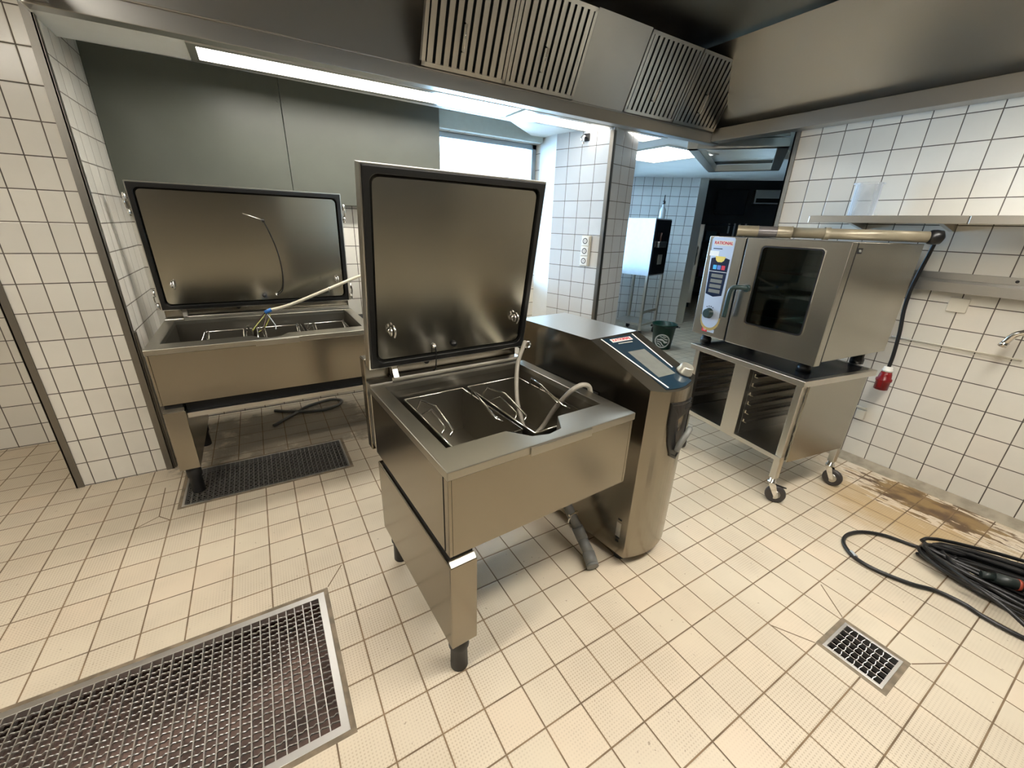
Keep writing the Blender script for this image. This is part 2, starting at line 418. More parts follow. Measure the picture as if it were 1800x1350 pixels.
mm = tiles('wall_tile_pillar_side', (1,2), (TT,TT), (.166,.005), srgb(206,208,208), gcol, gw=.004, dirt=.06, rough=.18); pil.data.materials.append(mm)
for p in pil.data.polygons:
    if abs(p.normal.x) > .6: p.material_index = 1
m = MB(); m.box(-.012, .028, -.008, -.0005, 0, 2.33); m.box(-.012, -.0005, -.008, .03, 0, 2.33); struct(m.build('trim_6', M['trim'], loc=tuple(pc), rot=(0,0,PA-.02)))
# wall behind the pillar running to the far room, with second window
q0 = p2; FA = math.radians(-40)
fR = Vector((6.36, 4.73, 0)); fd = Vector((math.cos(FA), math.sin(FA), 0)); fL = fR - fd*1.35
def wall_seg(name, a, b, z0, z1, mat, th=.15, hole=None):
    d = (b-a); L = d.length; ang = math.atan2(d.y, d.x); m = MB()
    if hole:
        h0, h1, hz0, hz1 = hole
        m.box(0,h0,0,th,z0,z1); m.box(h1,L,0,th,z0,z1); m.box(h0,h1,0,th,z0,hz0); m.box(h0,h1,0,th,hz1,z1)
    else: m.box(0,L,0,th,z0,z1)
    return struct(m.build(name, mat, loc=tuple(a), rot=(0,0,ang)))
Lw = (fL-q0).length
wall_seg('wall_side', q0, fL, 0, 2.36, M['wall_far'], hole=(.35, Lw-.12, .95, 2.2))
d = (fL-q0); ang = math.atan2(d.y, d.x)
w2 = struct(MB().box(.35,.41,.04,.09,.95,2.2).box(Lw-.18,Lw-.12,.04,.09,.95,2.2).box(.35,Lw-.12,.04,.09,2.14,2.2).box(.35,Lw-.12,.04,.09,.95,1.01).box(Lw*.5,Lw*.5+.05,.04,.09,1.0,2.16).build('window_2', M['frame'], loc=tuple(q0), rot=(0,0,ang), bevel=.004))
MB().box(.40,Lw-.17,.062,.067,1.0,2.15).build('glass_pane', M['winglass'], w2)
wall_seg('wall_far', fL, fR, 0, 2.9, M['wall_far'])
m = MB(); m.box(-.03,.10,-.012,.16,0,2.36); struct(m.build('trim_7', M['steel_light'], loc=tuple(fR), rot=(0,0,FA)))
# dark rooms beyond
wall_seg('wall_store_left', fR+fd*.1+Vector((.05,.1,0)), Vector((9.2,7.9,0)), 0, 2.9, M['dark_room'])
wall_seg('wall_store_back', Vector((9.0,8.0,0)), Vector((12.0,4.6,0)), 0, 2.9, M['dark_room'])
wall_seg('wall_store_right', Vector((12.0,5.0,0)), Vector((12.0,-1.0,0)), 0, 2.9, M['dark_room'])
wall_seg('wall_store_near', Vector((12.0,-1.0,0)), Vector((3.7,-1.0,0)), 0, 2.9, M['dark_room'])
# ceilings
m = MB(); m.box(-4.2, 12.4, 2.62, 9.5, 2.47, 2.9)
m = MB()
m.box(-4.2, XR+.16, -3.6, 9.5, 2.9, 3.0); m.box(XR+.16, 12.5, -1.2, 9.5, 2.9, 3.0)
struct(m.build('ceiling', M['plaster']))
m = MB(); m.box(-.69, 2.62, 2.66, 3.79, ZS+.112, ZS+.14)
LP = ((-.1, 1.80, 3.05, 3.27), (1.92, 3.40, 3.05, 3.27))
struct(m.build('ceiling_soffit', M['white_soffit']))
m = MB()
m.hexa([(-.69,2.66,ZS),(5.0,2.66,ZS),(7.5,4.0,ZS),(5.4,6.2,ZS),(2.0,3.44,ZS),(-.69,3.36,ZS)], [(-.69,2.66,ZS+.03),(5.0,2.66,ZS+.03),(7.5,4.0,ZS+.03),(5.4,6.2,ZS+.03),(2.0,3.44,ZS+.03),(-.69,3.36,ZS+.03)])
struct(m.build('ceiling_panel', M['white_soffit']))
m = MB(); m.box(-.69, 2.2, 3.36, 3.372, ZS, ZS+.112); struct(m.build('trim_8', M['white_soffit']))
LAB = ['long lit ceiling panel left of the panel joint, above the window', 'long lit ceiling panel reaching over the tiled pillar']
for i, (x0, x1, y0, y1) in enumerate(LP):
    t = thing('ceiling_light', LAB[i], 'ceiling light', (0,0,0), 0, 'ceiling panels by the window')
    MB().ring([(x0-.04,y0-.04),(x1+.04,y0-.04),(x1+.04,y1+.04),(x0-.04,y1+.04)], [(x0,y0),(x1,y0),(x1,y1),(x0,y1)], 'z', ZS-.012, ZS-.0005).build('frame', M['steel_light'], t)
    MB().box(x0, x1, y0, y1, ZS-.008, ZS-.001).build('diffuser', M['light_panel' if i == 0 else 'light_cool'], t)
t = thing('ceiling_light', 'added square glow panel on the passage ceiling beyond the tiled pillar', 'ceiling light')  # glowing panel added to brighten the passage ceiling
MB().ring([(3.72,3.24),(4.56,3.24),(4.56,4.16),(3.72,4.16)], [(3.76,3.28),(4.52,3.28),(4.52,4.12),(3.76,4.12)], 'z', ZS-.012, ZS-.0005).build('frame', M['steel_light'], t)  # frame of the added glow panel
MB().box(3.76,4.52,3.28,4.12,ZS-.008,ZS-.001).build('diffuser', M['added_glow'], t)
# unseen strip lamps added to light the room
def added_lamp(x0, x1, y0, y1, z, label, mat='light'):
    t = thing('ceiling_light', label, 'ceiling light', (0,0,0), 0)
    MB().box(x0-.03, x1+.03, y0-.03, y1+.03, z+.008, z+.09).build('housing', M['white'], t)
    MB().box(x0, x1, y0, y1, z, z+.0075).build('diffuser', M[mat], t)
# ------------------------------------------------------------------ extractor hoods
hd = thing('extractor_hood', 'large steel extractor hood with slotted filters over the room', 'extractor hood', (0,0,2.27))
z = 0
HX0, HX1, HY0, HY1 = -.60, XR-.004, -1.6, 2.655
MB().box(HX0, HX1, 2.585, HY1, -.01, .07).box(HX0, HX1, 2.575, 2.585, .062, .07).build('far_lip', M['steel_hood'], hd, bevel=.003)
MB().box(HX0, HX1, HY1-.012, HY1, .07, .6).build('far_panel', M['steel_hood'], hd)
MB().box(XR-.12, HX1, HY0, 2.584, 0, .095).build('side_lip', M['steel_hood'], hd, bevel=.003)
MB().box(HX0, HX0+.08, HY0, 2.584, 0, .08).build('left_lip', M['steel_hood'], hd, bevel=.003)
MB().box(HX0+.08, XR-.12, HY0, HY0+.08, 0, .08).build('near_lip', M['steel_hood'], hd, bevel=.003)
MB().hexa([(XR-.03,HY0,.096),(XR-.02,HY0,.096),(XR-.02,2.63,.096),(XR-.03,2.63,.096)], [(XR-.42,HY0,.58),(XR-.41,HY0,.58),(XR-.41,2.63,.58),(XR-.42,2.63,.58)]).build('side_panel', M['steel_hood'], hd)
MB().box(HX0, HX1, HY0, HY1, .6, .615).build('roof_panel', M['steel_hood'], hd)
# filters lean on the far lip
def filt(x0, x1):
    P0 = Vector((0, 2.552, .066)); tv = Vector((0,-.40,.86)).normalized(); nv = Vector((0, tv.z, -tv.y)); L = .46
    def F(x, u, d): v = P0+tv*u+nv*d; return (x, v.y, v.z)
    m = MB(); bb = lambda a,b,u0,u1,d0,d1: m.hexa([F(a,u0,d0),F(b,u0,d0),F(b,u0,d1),F(a,u0,d1)], [F(a,u1,d0),F(b,u1,d0),F(b,u1,d1),F(a,u1,d1)])
    bb(x0,x0+.02,0,L,0,.03); bb(x1-.02,x1,0,L,0,.03); bb(x0,x1,0,.02,0,.03); bb(x0,x1,L-.02,L,0,.03)
    n = 10; s = (x1-x0-.04)/n
    for i in range(n): bb(x0+.02+s*(i+.22), x0+.02+s*(i+.86), .02, L-.02, .004, .012)
    bb(x0+.02,x1-.02,.02,L-.02,.026,.029)
    o = m.build('grease_filter', M['steel_light'], hd)
    m2 = MB(); xm = (x0+x1)/2
    m2.tube([F(xm-.04,.10,0),F(xm-.04,.10,-.03),F(xm-.04,.22,-.03),F(xm-.04,.22,0)], .005, 6); m2.build('handle', M['chrome'], o)
    bkm = MB(); v = [F(x0+.02,.02,.027),F(x1-.02,.02,.027),F(x1-.02,L-.02,.027),F(x0+.02,L-.02,.027)]
    bkm.quad(*[(a,b-.004,c) for a,b,c in v]); bkm.build('dark_backing', M['black_matt'], o)
for x in (.92, 1.44, 2.42, 2.945): filt(x, x+.515)
for x0, x1 in ((1.96, 2.415),):
    MB().hexa([(x0,2.56,.066),(x1,2.56,.066),(x1,2.575,.066),(x0,2.575,.066)], [(x0,2.36,.49),(x1,2.36,.49),(x1,2.375,.49),(x0,2.375,.49)]).build('blank_panel', M['steel_hood'], hd)
h2 = thing('extractor_hood', 'smaller steel extractor hood beyond the doorway in the next room', 'extractor hood', (0,0,2.25))
Q = [Vector(v) for v in ((3.52,2.84,0),(4.02,2.20,0),(5.42,3.02,0),(5.03,3.68,0))]
def bar(a, b, wd, z0, z1):
    a, b = Vector(a), Vector(b); d = (b-a).normalized(); n = Vector((-d.y,d.x,0))*wd
    return [tuple(p+Vector((0,0,z0))) for p in (a,b,b+n,a+n)], [tuple(p+Vector((0,0,z1))) for p in (a,b,b+n,a+n)]
ct = sum(Q, Vector())/4
for i, (a, b, nm) in enumerate(((0,1,'near_lip'),(1,2,'right_lip'),(2,3,'far_lip'),(3,0,'left_lip'))):
    lo_, hi_ = bar(Q[a], Q[b], .09, 0, .07); MB().hexa(lo_, hi_).build(nm, M['steel_light'], h2, bevel=.003)
T_ = [ct+(q-ct)*.55+Vector((0,0,.5)) for q in Q]
for a, b, nm in ((1,2,'right_panel'),(2,3,'far_panel'),(3,0,'left_panel'),(0,1,'near_panel')):
    A, B = ct+(Q[a]-ct)*.97, ct+(Q[b]-ct)*.97
    A, B = A+Vector((0,0,.08)), B+Vector((0,0,.08)); nrm = Vector((0,0,.012))
    MB().hexa([tuple(A),tuple(B),tuple(T_[b]),tuple(T_[a])], [tuple(p+nrm) for p in (A,B,T_[b],T_[a])]).build(nm, M['steel_hood'], h2)
MB().hexa([tuple(p) for p in T_], [tuple(p+Vector((0,0,.012))) for p in T_]).build('roof_panel', M['steel_hood'], h2)
# ------------------------------------------------------------------ tilting braising pans
def arc_front(W, sag, n=14):
    R_ = (W*W/4+sag*sag)/(2*sag); out = []
    for i in range(n+1):
        x = W*i/n; out.append((x, -(math.sqrt(R_*R_-(x-W/2)**2)-(R_-sag))))
    return out
def make_pan(label, W, ox, oy, yaw, open_, notch, lidp, consoleyaw, rail, latches, panel):
    t = thing('braising_pan', label, 'braising pan', (ox,oy,0), yaw)
    D = .74; zr = .897; zl = .868; zp = .585
    x0, x1, y0, y1 = open_
    # housing
    MB().box(0,.012,.0,D,zp,zl).box(W-.012,W,0,D,zp,zl).box(.012,W-.012,0,.012,zp,zl).box(.012,W-.012,D-.012,D,zp,zl).box(.012,W-.012,.012,D-.012,zp,zp+.01).build('housing', M['steel'], t, bevel=.0025)
    MB().box(-.0015,-.0002,.030,.033,zp+.004,zl-.004).build('panel_seam', M['black_matt'], t)
    inner = [(x0,y1),(x0,y0)] + list(notch) + [(x1,y0),(x1,y1)]
    outer = [(-.003,D),(-.003,-.004),(W+.003,-.004),(W+.003,D)]
    MB().ring(outer, inner, 'z', zl, zr).build('rim', M['steel_rim'], t, bevel=.0025)
    # tank
    w = MB(); b = .62
    w.box(x0-.004,x0,y0,y1,b,zl+.004).box(x1,x1+.004,y0,y1,b,zl+.004).box(x0,x1,y1,y1+.004,b,zl+.004).box(x0-.004,x1+.004,y0,y1+.004,b-.004,b)
    nx = [p for p in notch]
    w.box(x0,nx[0][0],y0-.004,y0,b,zl+.004).box(nx[-1][0],x1,y0-.004,y0,b,zl+.004).box(nx[0][0],nx[-1][0],y0-.004,y0,b,.79)
    for i in range(len(nx)-1):
        a, c = nx[i], nx[i+1]
        w.quad((a[0],a[1],zl+.004),(c[0],c[1],zl+.004),(nx[0][0]+(nx[-1][0]-nx[0][0])*(i+1)/(len(nx)-1),y0,.79),(nx[0][0]+(nx[-1][0]-nx[0][0])*i/(len(nx)-1),y0,.79))
    w.build('tank', M['steel_well'], t)
    a = nx[0][0]; c = nx[-1][0]
    MB().prism([(a+.01,-.0045),(c+.05,-.0045),(c+.05,-.009),(a+.01,-.009)], 'z', zl-.006, zr-.004).build('pouring_lip', M['steel_rim'], t, bevel=.002)
    # rear ledge and hinge box behind the rim
    MB().box(.10,W-.005,.755,.80,.60,.915).box(0,.10,.745,.80,.6,.905).build('rear_ledge', M['steel_light'], t, bevel=.003)
    hb = MB().box(0,W,.812,.87,.56,1.0).box(.02,W-.02,.80,.812,.6,.9).build('hinge_box', M['steel'], t, bevel=.004)
    MB().lathe([(.012,-.006),(.012,.001)], 16, (W*.36,.812,.948), 'y').build('grommet', M['black'], hb)
    for hx in ((.105,) if not rail else (.10,)):
        MB().prism([(.745,.917),(.80,.917),(.80,.985),(.785,.985)], 'x', hx, hx+.025).build('hinge_bracket', M['steel_light'], t, bevel=.002)
    # base recess and left support
    MB().box(.012,.09,.02,.70,.541,zp-.001).build('base_gap', M['black_matt'], t)
    MB().box(.0,.098,.0,.735,.178,.541).build('support_leg', M['steel'], t, bevel=.004)
    MB().prism([(.0,.5415),(.02,.556),(.02,.5415)], 'x', .004, .094).build('leg_cap', M['steel_rim'], t)
    for fy in (.056,.68):
        MB().lathe([(.031,0),(.033,.004),(.031,.10),(.038,.112),(.036,.178)], 20, (.052,fy,0)).build('foot', M['rubber'], t)
    if rail:
        MB().box(.099,W-.02,.02,.06,.488,.518).build('cross_rail', M['steel_light'], t, bevel=.002)
        MB().box(.099,W-.02,.0605,.70,.50,.584).build('gap_shade', M['black_matt'], t)  # black box painting in the shaded gap under the pan
    # lid
    lx0, ly0, lz0, LW, LL, la, lt = lidp
    lid = MB().ring([(0,0),(LW,0),(LW,LL),(0,LL)], [(.006,.006),(LW-.006,.006),(LW-.006,LL-.006),(.006,LL-.006)], 'y', 0, lt-.002).box(0,LW,lt-.002,lt,0,LL).build('lid', M['steel_light'], t, bevel=.0015, loc=(lx0,ly0,lz0), rot=(-la,0,0))
    MB().ring([(.0062,.0062),(LW-.0062,.0062),(LW-.0062,LL-.0062),(.0062,LL-.0062)], rrect(.03,LW-.03,.03,LL-.03,.03), 'y', -.008, .02).build('gasket', M['gasket'], lid, bevel=.003)
    MB().hexa([(u,.012,v) for u,v in rrect(.03,LW-.03,.03,LL-.03,.03)], [(u,.004,v) for u,v in rrect(.04,LW-.04,.04,LL-.04,.028)]).build('inner_panel', M['steel_lid'], lid)
    hz = .168
    for hx in (.088, LW-.088):
        h = MB(); h.torus((hx,-.012,hz), .016, .004, 'x', 18, 8).tube([(hx+.012,.004,hz+.02),(hx+.012,-.02,hz+.02),(hx+.014,-.032,hz),(hx+.012,-.024,hz-.025)], .0045, 8, 5)
        h.lathe([(.009,-.010),(.012,.003)], 14, (hx,0,hz), 'y'); h.build('lid_hook', M['chrome'], lid)
    sx = .5
    px = .382 if not rail else .582
    MB().lathe([(.0,-.016),(.010,-.014),(.014,-.004),(.014,.004)], 18, (px,0,.070), 'y').build('vent_plug', M['black'], lid)
    qx = .285 if not rail else .658
    MB().lathe([(.004,-.016),(.008,-.012),(.011,-.004),(.012,.004)], 16, (qx,0,.072), 'y').build('probe_socket', M['chrome'], lid)
    if rail:
        MB().tube([(.658,-.014,.072),(.70,-.02,.11),(.716,-.012,.21),(.709,-.006,.35),(.68,-.006,.48),(.650,-.008,.567)], .0035, 6, 6).build('probe_cable', M['cable'], lid)
        MB().tube([(.650,-.008,.567),(.545,-.012,.605)], .003, 6).build('probe_needle', M['chrome'], lid)
        MB().tube([(.653,-.008,.556),(.649,-.008,.572)], .009, 8).build('probe_grip', M['black'], lid)
    else:
        MB().tube([(.285,-.014,.072),(.288,-.02,.04),(.292,-.012,-.03),(.291,.01,-.06)], .003, 6, 6).build('probe_cable', M['cable'], lid)
    for sx_, zz in latches:
        xx = -.012 if sx_ < 0 else LW+.012
        l = MB(); l.lathe([(.022,-.007),(.024,0),(.022,.007)], 18, (xx,.01,zz), 'x').tube([(xx+sx_*.006,.01,zz+.01),(xx+sx_*.008,-.005,zz+.05),(xx+sx_*.004,.0,zz+.085)], .006, 8, 4)
        l.lathe([(.022,-.007),(.024,0),(.022,.007)], 18, (xx,.0,zz+.085), 'x').box(min(xx,0 if sx_<0 else LW),max(xx,0 if sx_<0 else LW),.012,.03,zz-.006,zz+.006); l.build('lid_latch', M['chrome'], lid)
    # console on the right
    CW = .342; cx = W+.148
    c = MB(); arc = arc_front(CW, .046)
    def prof(x, yf):  # loop of side profile for a given x
        zt = .9395+(yf)*(.1339/.3451)
        return [(x,yf,.06),(x,yf,zt),(x,.3451,1.0734),(x,.862,1.0734),(x,.862,.06)]
    prev = None; first = None
    for (x, yf) in arc:
        r = [c.bm.verts.new(p) for p in prof(x, yf)]
        if prev:
            for k in range(5): c._f([prev[k],prev[(k+1)%5],r[(k+1)%5],r[k]])
        else: c._f(r)
        prev = r
    c._f(prev[::-1])
    con = c.build('console', M['steel'], t, loc=(cx,.0495,0), rot=(0,0,consoleyaw))
    con.data.materials.append(M['steel_light'])
    for p in con.data.polygons:
        if p.normal.z > .95: p.material_index = 1
    for fx, fy in ((.06,.06),(.28,.06),(.06,.8),(.28,.8)):
        MB().lathe([(.028,-.06),(.03,-.05),(.03,.0)], 18, (fx,fy,.06)).build('foot', M['rubber'], con)
    MB().box(-.12,-.006,.26,.72,.62,.84).build('tilt_arm', M['black_matt'], con)
    if panel:
        sl = math.atan2(.1339,.3451)
        def SP(x, y, off=.0015): return (x, y-math.sin(sl)*off, .9395+y*.1339/.3451+math.cos(sl)*off)
        def patch(name, pts, off, th, mat, parent, bev=0):
            return MB().hexa([SP(x,y,off) for x,y in pts], [SP(x,y,off+th) for x,y in pts]).build(name, mat, parent, bev)
        fa = [(.085+.19*i/8, -.020-.014*math.sin(PI*i/8)) for i in range(9)]
        cp = patch('control_panel', [(.055,.330)] + [(.072,.2),(.085,.05)] + fa + [(.275,.05),(.279,.2),(.281,.327)], .0003, .0025, M['navy'], con)
        for e in ([(.052,.332),(.060,.332),(.106,-.016),(.098,-.016)], [(.276,.329),(.284,.329),(.268,.075),(.260,.075)]):
            patch('white_stripe', e, .003, .001, M['white'], cp)
        patch('display', [(.118,.222),(.236,.217),(.237,.040),(.118,.046)], .003, .0006, M['lcd'], cp)
        patch('logo_plate', [(.10,.319),(.243,.314),(.241,.291),(.10,.296)], .003, .0012, M['white'], cp)
        text('logo', 'RATIONAL', .0235, M['redtext'], cp, SP(.171,.305,.0046), (sl,0,-.035), sx=1.1, bold=.0005)
        patch('caption_line', [(.124,.285),(.222,.280),(.222,.276),(.124,.281)], .003, .0005, M['offwhite'], cp)
        kn = MB(); kn.lathe([(.036,0),(.036,.008),(.033,.012),(.030,.034),(.026,.038)], 28)
        kb = kn.build('dial_knob', M['knob'], cp, loc=SP(.292,.032,.003), rot=(sl,0,0))
        MB().lathe([(.0385,-.0015),(.0385,.003)], 28).build('knob_base', M['black'], kb)
        # recess with hand shower on the curved front
        def FP(u, z, off): # u across the width in metres
            Rr = (CW*CW/4+.046**2)/(2*.046); yy = -(math.sqrt(Rr*Rr-(u-CW/2)**2)-(Rr-.046)); return (u, yy-off, z)
        out = [(.105,.872),(.318,.842),(.325,.74),(.305,.66),(.27,.595),(.215,.568),(.16,.60),(.125,.68),(.108,.77)]
        fine = []
        for i in range(len(out)):
            a_, b_ = Vector(out[i]), Vector(out[(i+1)%len(out)])
            for k in range(6): fine.append(tuple(a_+(b_-a_)*k/6))
        cen = (.215,.73)
        g = MB(); rngs = []
        for f_, off in ((1.0,.0005),(1.0,.006),(.93,.006),(.90,.002),(.5,.0018)):
            rngs.append([g.bm.verts.new(FP(cen[0]+(u-cen[0])*f_, cen[1]+(v-cen[1])*f_, off)) for u, v in fine])
        for A_, B_ in zip(rngs[:-1], rngs[1:]):
            for k in range(len(A_)): g._f([A_[k],A_[(k+1)%len(A_)],B_[(k+1)%len(A_)],B_[k]])
        g._f(rngs[-1])
        sr = g.build('shower_recess', M['black'], con)
        MB().tube([FP(.20,.62,.010),FP(.205,.66,.02),FP(.23,.70,.03),FP(.27,.715,.03)], .013, 10, 4).build('hand_shower', M['tubegrey'], sr)
        MB().box(.14,.27,-.044,-.0365,.815,.84).build('shower_cap', M['black_matt'], sr)
        MB().box(-.0012,-.0002,.035,.06,.16,.24).build('rating_plate', M['steel_light'], con)
        for i, zz in enumerate((.13,.148,.255)): MB().box(-.0016,-.0002,.036,.056,zz,zz+.008).build('vent_slot', M['black'], con)
    return t
front = make_pan('braising pan in the foreground with tall square open lid and blue control panel', .786, .3626, .923, .0567,
    (.056,.733,.125,.713), [(.278,.125),(.336,.05),(.395,.033),(.456,.045),(.508,.125)],
    (.0052,.745,.9692,.78,.768,-.159,.053), .0593, False, [], True)
back = make_pan('wider braising pan against the back wall with long low open lid', 1.153, -.5736, 2.654, .0136,
    (.0545,1.0977,.112,.717), [(.478,.112),(.522,.05),(.57,.035),(.619,.045),(.662,.112)],
    (.0014,.7247,.9637,1.1505,.756,-.0981,.035), .0, True, [(-1,.585),(-1,.03),(1,.585),(1,.03)], False)
MB().tube([(.80,.42,.33),(.815,.33,.22),(.825,.25,.13)], .024, 14).tube([(.822,.262,.145),(.828,.22,.095)], .029, 14).tube([(.826,.225,.10),(.815,.155,.06)], .027, 14).tube([(.817,.165,.062),(.80,.115,.032)], .031, 14).tube([(.80,.118,.036),(.795,.105,.0305)], .030, 14).build('drain_pipe', M['tubegrey'], front)
MB().torus((.8185,.293,.175), .028, .004, 'y', 20, 6).box(.79,.848,.288,.298,.2,.212).build('hose_clamp', M['chrome'], front)
# baskets in the pans
def basket(label, o, yaw, x0, x1, y0, y1, zt, group, zb=.6205):
    c, s = math.cos(yaw), math.sin(yaw); cx, cy = (x0+x1)/2, (y0+y1)/2
    t = thing('cooking_basket', label, 'basket', (o[0]+c*cx-s*cy, o[1]+s*cx+c*cy, zb), yaw, group)
    a, b, h = (x1-x0)/2, (y1-y0)/2, zt-zb
    MB().box(-a,-a+.003,-b,b,0,h).box(a-.003,a,-b,b,0,h).box(-a,a,-b,-b+.003,0,h).box(-a,a,b-.003,b,0,h).box(-a,a,-b,b,0,.003).build('container', M['steel_basket'], t)
    MB().tube([(-a,-b,h),(a,-b,h),(a,b,h),(-a,b,h),(-a,-b,h)], .004, 8).build('rim_wire', M['chrome'], t)
    for sx in (-1, 1):
        X = sx*(a-.012); I = sx*.035
        MB().tube([(X,b*.55,h),(X-I*.3,b*.45,h+.045),(X-I,b*.05,h+.05),(X-I,-b*.55,h+.012),(X-I*.4,-b*.62,h)], .0042, 8).tube([(X,b*.3,h),(X-I*.6,b*.1,h+.035),(X-I*.7,-b*.35,h+.005),(X,-b*.45,h-.01)], .0036, 8).build('wire_handle', M['chrome'], t)
    return t
fo = (.3626,.923)
basket('steel basket on the left side of the foreground pan', fo, .0567, .125,.408,.205,.69,.83, 'baskets in the foreground pan')
basket('steel basket on the right of the foreground pan, under the grey hose', fo, .0567, .432,.722,.16,.69,.83, 'baskets in the foreground pan')
bo = (-.5736,2.654)
basket('steel basket at the left end of the pan by the back wall', bo, .0136, .20,.475,.16,.66,.82, 'baskets in the back pan')
basket('steel basket under the loose wires in the back pan', bo, .0136, .50,.78,.16,.66,.82, 'baskets in the back pan')
basket('steel basket at the right end of the back pan', bo, .0136, .80,1.075,.16,.66,.82, 'baskets in the back pan')
# grey hose dipping into the foreground pan
c_, s_ = math.cos(.0567), math.sin(.0567)
def FW(p): return (fo[0]+c_*p[0]-s_*p[1], fo[1]+s_*p[0]+c_*p[1], p[2])
hz = thing('water_hose', 'grey hose hanging into the foreground pan and arching over its right rim', 'hose', FW((.757,.72,.90)))
def sub(p, q): return tuple(a-b for a, b in zip(p, q))
HB = FW((.757,.72,.90))
pts = [(.775,.712,1.0),(.757,.695,.995),(.70,.665,.90),(.645,.58,.771),(.622,.50,.69),(.61,.455,.648),(.625,.43,.640),(.655,.425,.65),(.688,.42,.681),(.698,.36,.79),(.69,.29,.875),(.71,.262,.918),(.75,.255,.930),(.785,.252,.918),(.80,.25,.885)]
MB().tube([sub(FW(p), HB) for p in pts], .0105, 10, 6).build('hose', M['hose'], hz)
MB().torus(sub(FW((.795,.712,.985)), HB), .016, .005, 'y').box(*[v for v in (.012,.028,-.006,.05,.06,.085)]).build('bracket', M['chrome'], hz)
# cream cable with bared wires over the back pan
kc = thing('power_cable', 'cream power cable with blue tape and bared wires hanging over the back pan', 'cable', (0,3.2,.95))
MB().tube([(.72,.06,.235),(.60,.03,.205),(.40,0,.135),(.19,0,.056),(.09,-.005,.026),(.0,0,.008)], .011, 10, 6).build('cable_sheath', M['cablewhite'], kc)
MB().tube([(.025,-.001,.014),(-.015,0,-.003)], .0135, 10).build('tape_band', M['bluetape'], kc)
for i, (mt, e) in enumerate((('wirebrown',(-.075,-.06,-.085)),('wiregreen',(-.10,-.15,-.085)),('wirebrown',(-.05,-.12,-.10)),('wiregrey',(.03,-.14,-.09)),('wiregreen',(-.07,-.10,-.11)))):
    p = Vector((-.01,0,-.002)); e = Vector(e)
    MB().tube([p, p+Vector((-.025+.012*i,-.01,-.02)), e*.7+Vector((.01*i-.02,.01,-.01)), e], .0035, 6, 6).build('bared_wire', M[mt], kc)
MB().torus((.40,0,.135), .017, .003, 'x', 16, 6).build('cable_clip', M['chrome'], kc)
# hose lying on the floor under the back pan
MB().tube([(-.1,3.42,.014),(-.02,3.50,.014),(.06,3.58,.014),(.18,3.70,.014),(.36,3.76,.014),(.45,3.70,.014),(.40,3.60,.014),(.25,3.56,.014),(.05,3.63,.016),(-.08,3.72,.014)], .012, 8, 6).build('floor_hose', M['tubegrey'])
tag(bpy.data.objects['floor_hose'], 'dark grey hose coiled on the floor under the back pan', 'hose')
# ------------------------------------------------------------------ combi oven on its stand
K = .9754
OV = thing('combi_oven', 'steel combi oven with glass door standing on the wheeled stand', 'oven', (2.616,1.809,.8105), math.radians(-95.0555))
zb = .8105
def Z(v): return 1.55+(v-1.55)*K-zb
def X(v): return v*K
OW, OD = .8466, .725; z0 = .877-zb; zt = 1.528-zb
xg0, xg1 = .268, .280
# body is a hollow cavity behind the door
bd = MB()
bd.box(0,xg0,.03,OD,z0,zt).box(OW-.03,OW,.05,OD,z0+.02,zt).box(xg0,OW-.03,.05,OD,z0+.02,z0+.10).box(xg0,OW-.03,.05,OD,zt-.05,zt).box(xg0,OW-.03,OD-.05,OD,z0+.10,zt-.05)
bd.build('body', M['oven_steel'], OV, bevel=.003)
MB().box(xg0+.02,OW-.04,.52,.53,z0+.12,zt-.06).box(xg0+.012,xg0+.02,.06,.53,z0+.12,zt-.06).build('cavity_liner', M['ovenin'], OV)
for i in range(3):
    zz = z0+.2+.13*i
    mr = MB()
    for k in range(12): mr.tube([(xg0+.05,.10+.035*k,zz),(OW-.05,.10+.035*k,zz)], .003, 6)
    mr.build('oven_rack', M['chrome'], OV)
MB().box(.002,xg0-.002,0,.029,z0,zt).build('control_housing', M['oven_steel'], OV, bevel=.004)
MB().box(xg0-.001,xg1,.012,.049,z0+.01,zt-.002).build('door_gap', M['black_matt'], OV)
gx0, gx1, gz0, gz1 = X(.397), X(.751), Z(1.011), Z(1.483)
dr = MB().ring([(xg1,z0),(OW,z0),(OW,zt),(xg1,zt)], rrect(gx0,gx1,gz0,gz1,.022), 'y', -.006, .045).build('door', M['oven_steel'], OV, bevel=.003)
MB().ring(rrect(gx0-.004,gx1+.004,gz0-.004,gz1+.004,.024), rrect(gx0+.005,gx1-.005,gz0+.005,gz1-.005,.02), 'y', -.0085, -.0062).build('window_frame', M['black'], dr)
MB().ring(rrect(gx0-.008,gx1+.008,gz0-.008,gz1+.008,.027), rrect(gx0-.003,gx1+.003,gz0-.003,gz1+.003,.023), 'y', -.0095, -.0064).build('window_trim', M['chrome'], dr)
MB().prism(rrect(gx0,gx1,gz0,gz1,.022), 'y', .0, .006).build('door_glass', M['ovenglass'], dr)
MB().box(xg1-.0012,xg1-.0002,-.0065,.045,z0,zt).build('hinge_seal', M['black_matt'], dr)
MB().box(OW-.002,OW+.0008,.0458,.0496,z0+.01,zt-.004).build('door_seal', M['black_matt'], OV)
hdl = MB(); hdl.tube([(X(.36),-.006,Z(1.225)),(X(.335),-.045,Z(1.23)),(X(.30),-.06,Z(1.222)),(X(.287),-.062,Z(1.19)),(X(.284),-.062,Z(1.10)),(X(.281),-.06,Z(1.03))], .014, 12, 5, radii=None)
hdl.lathe([(.02,-.012),(.024,0)], 16, (X(.36),-.006,Z(1.225)), 'y'); hdl.build('door_handle', M['teal'], dr)
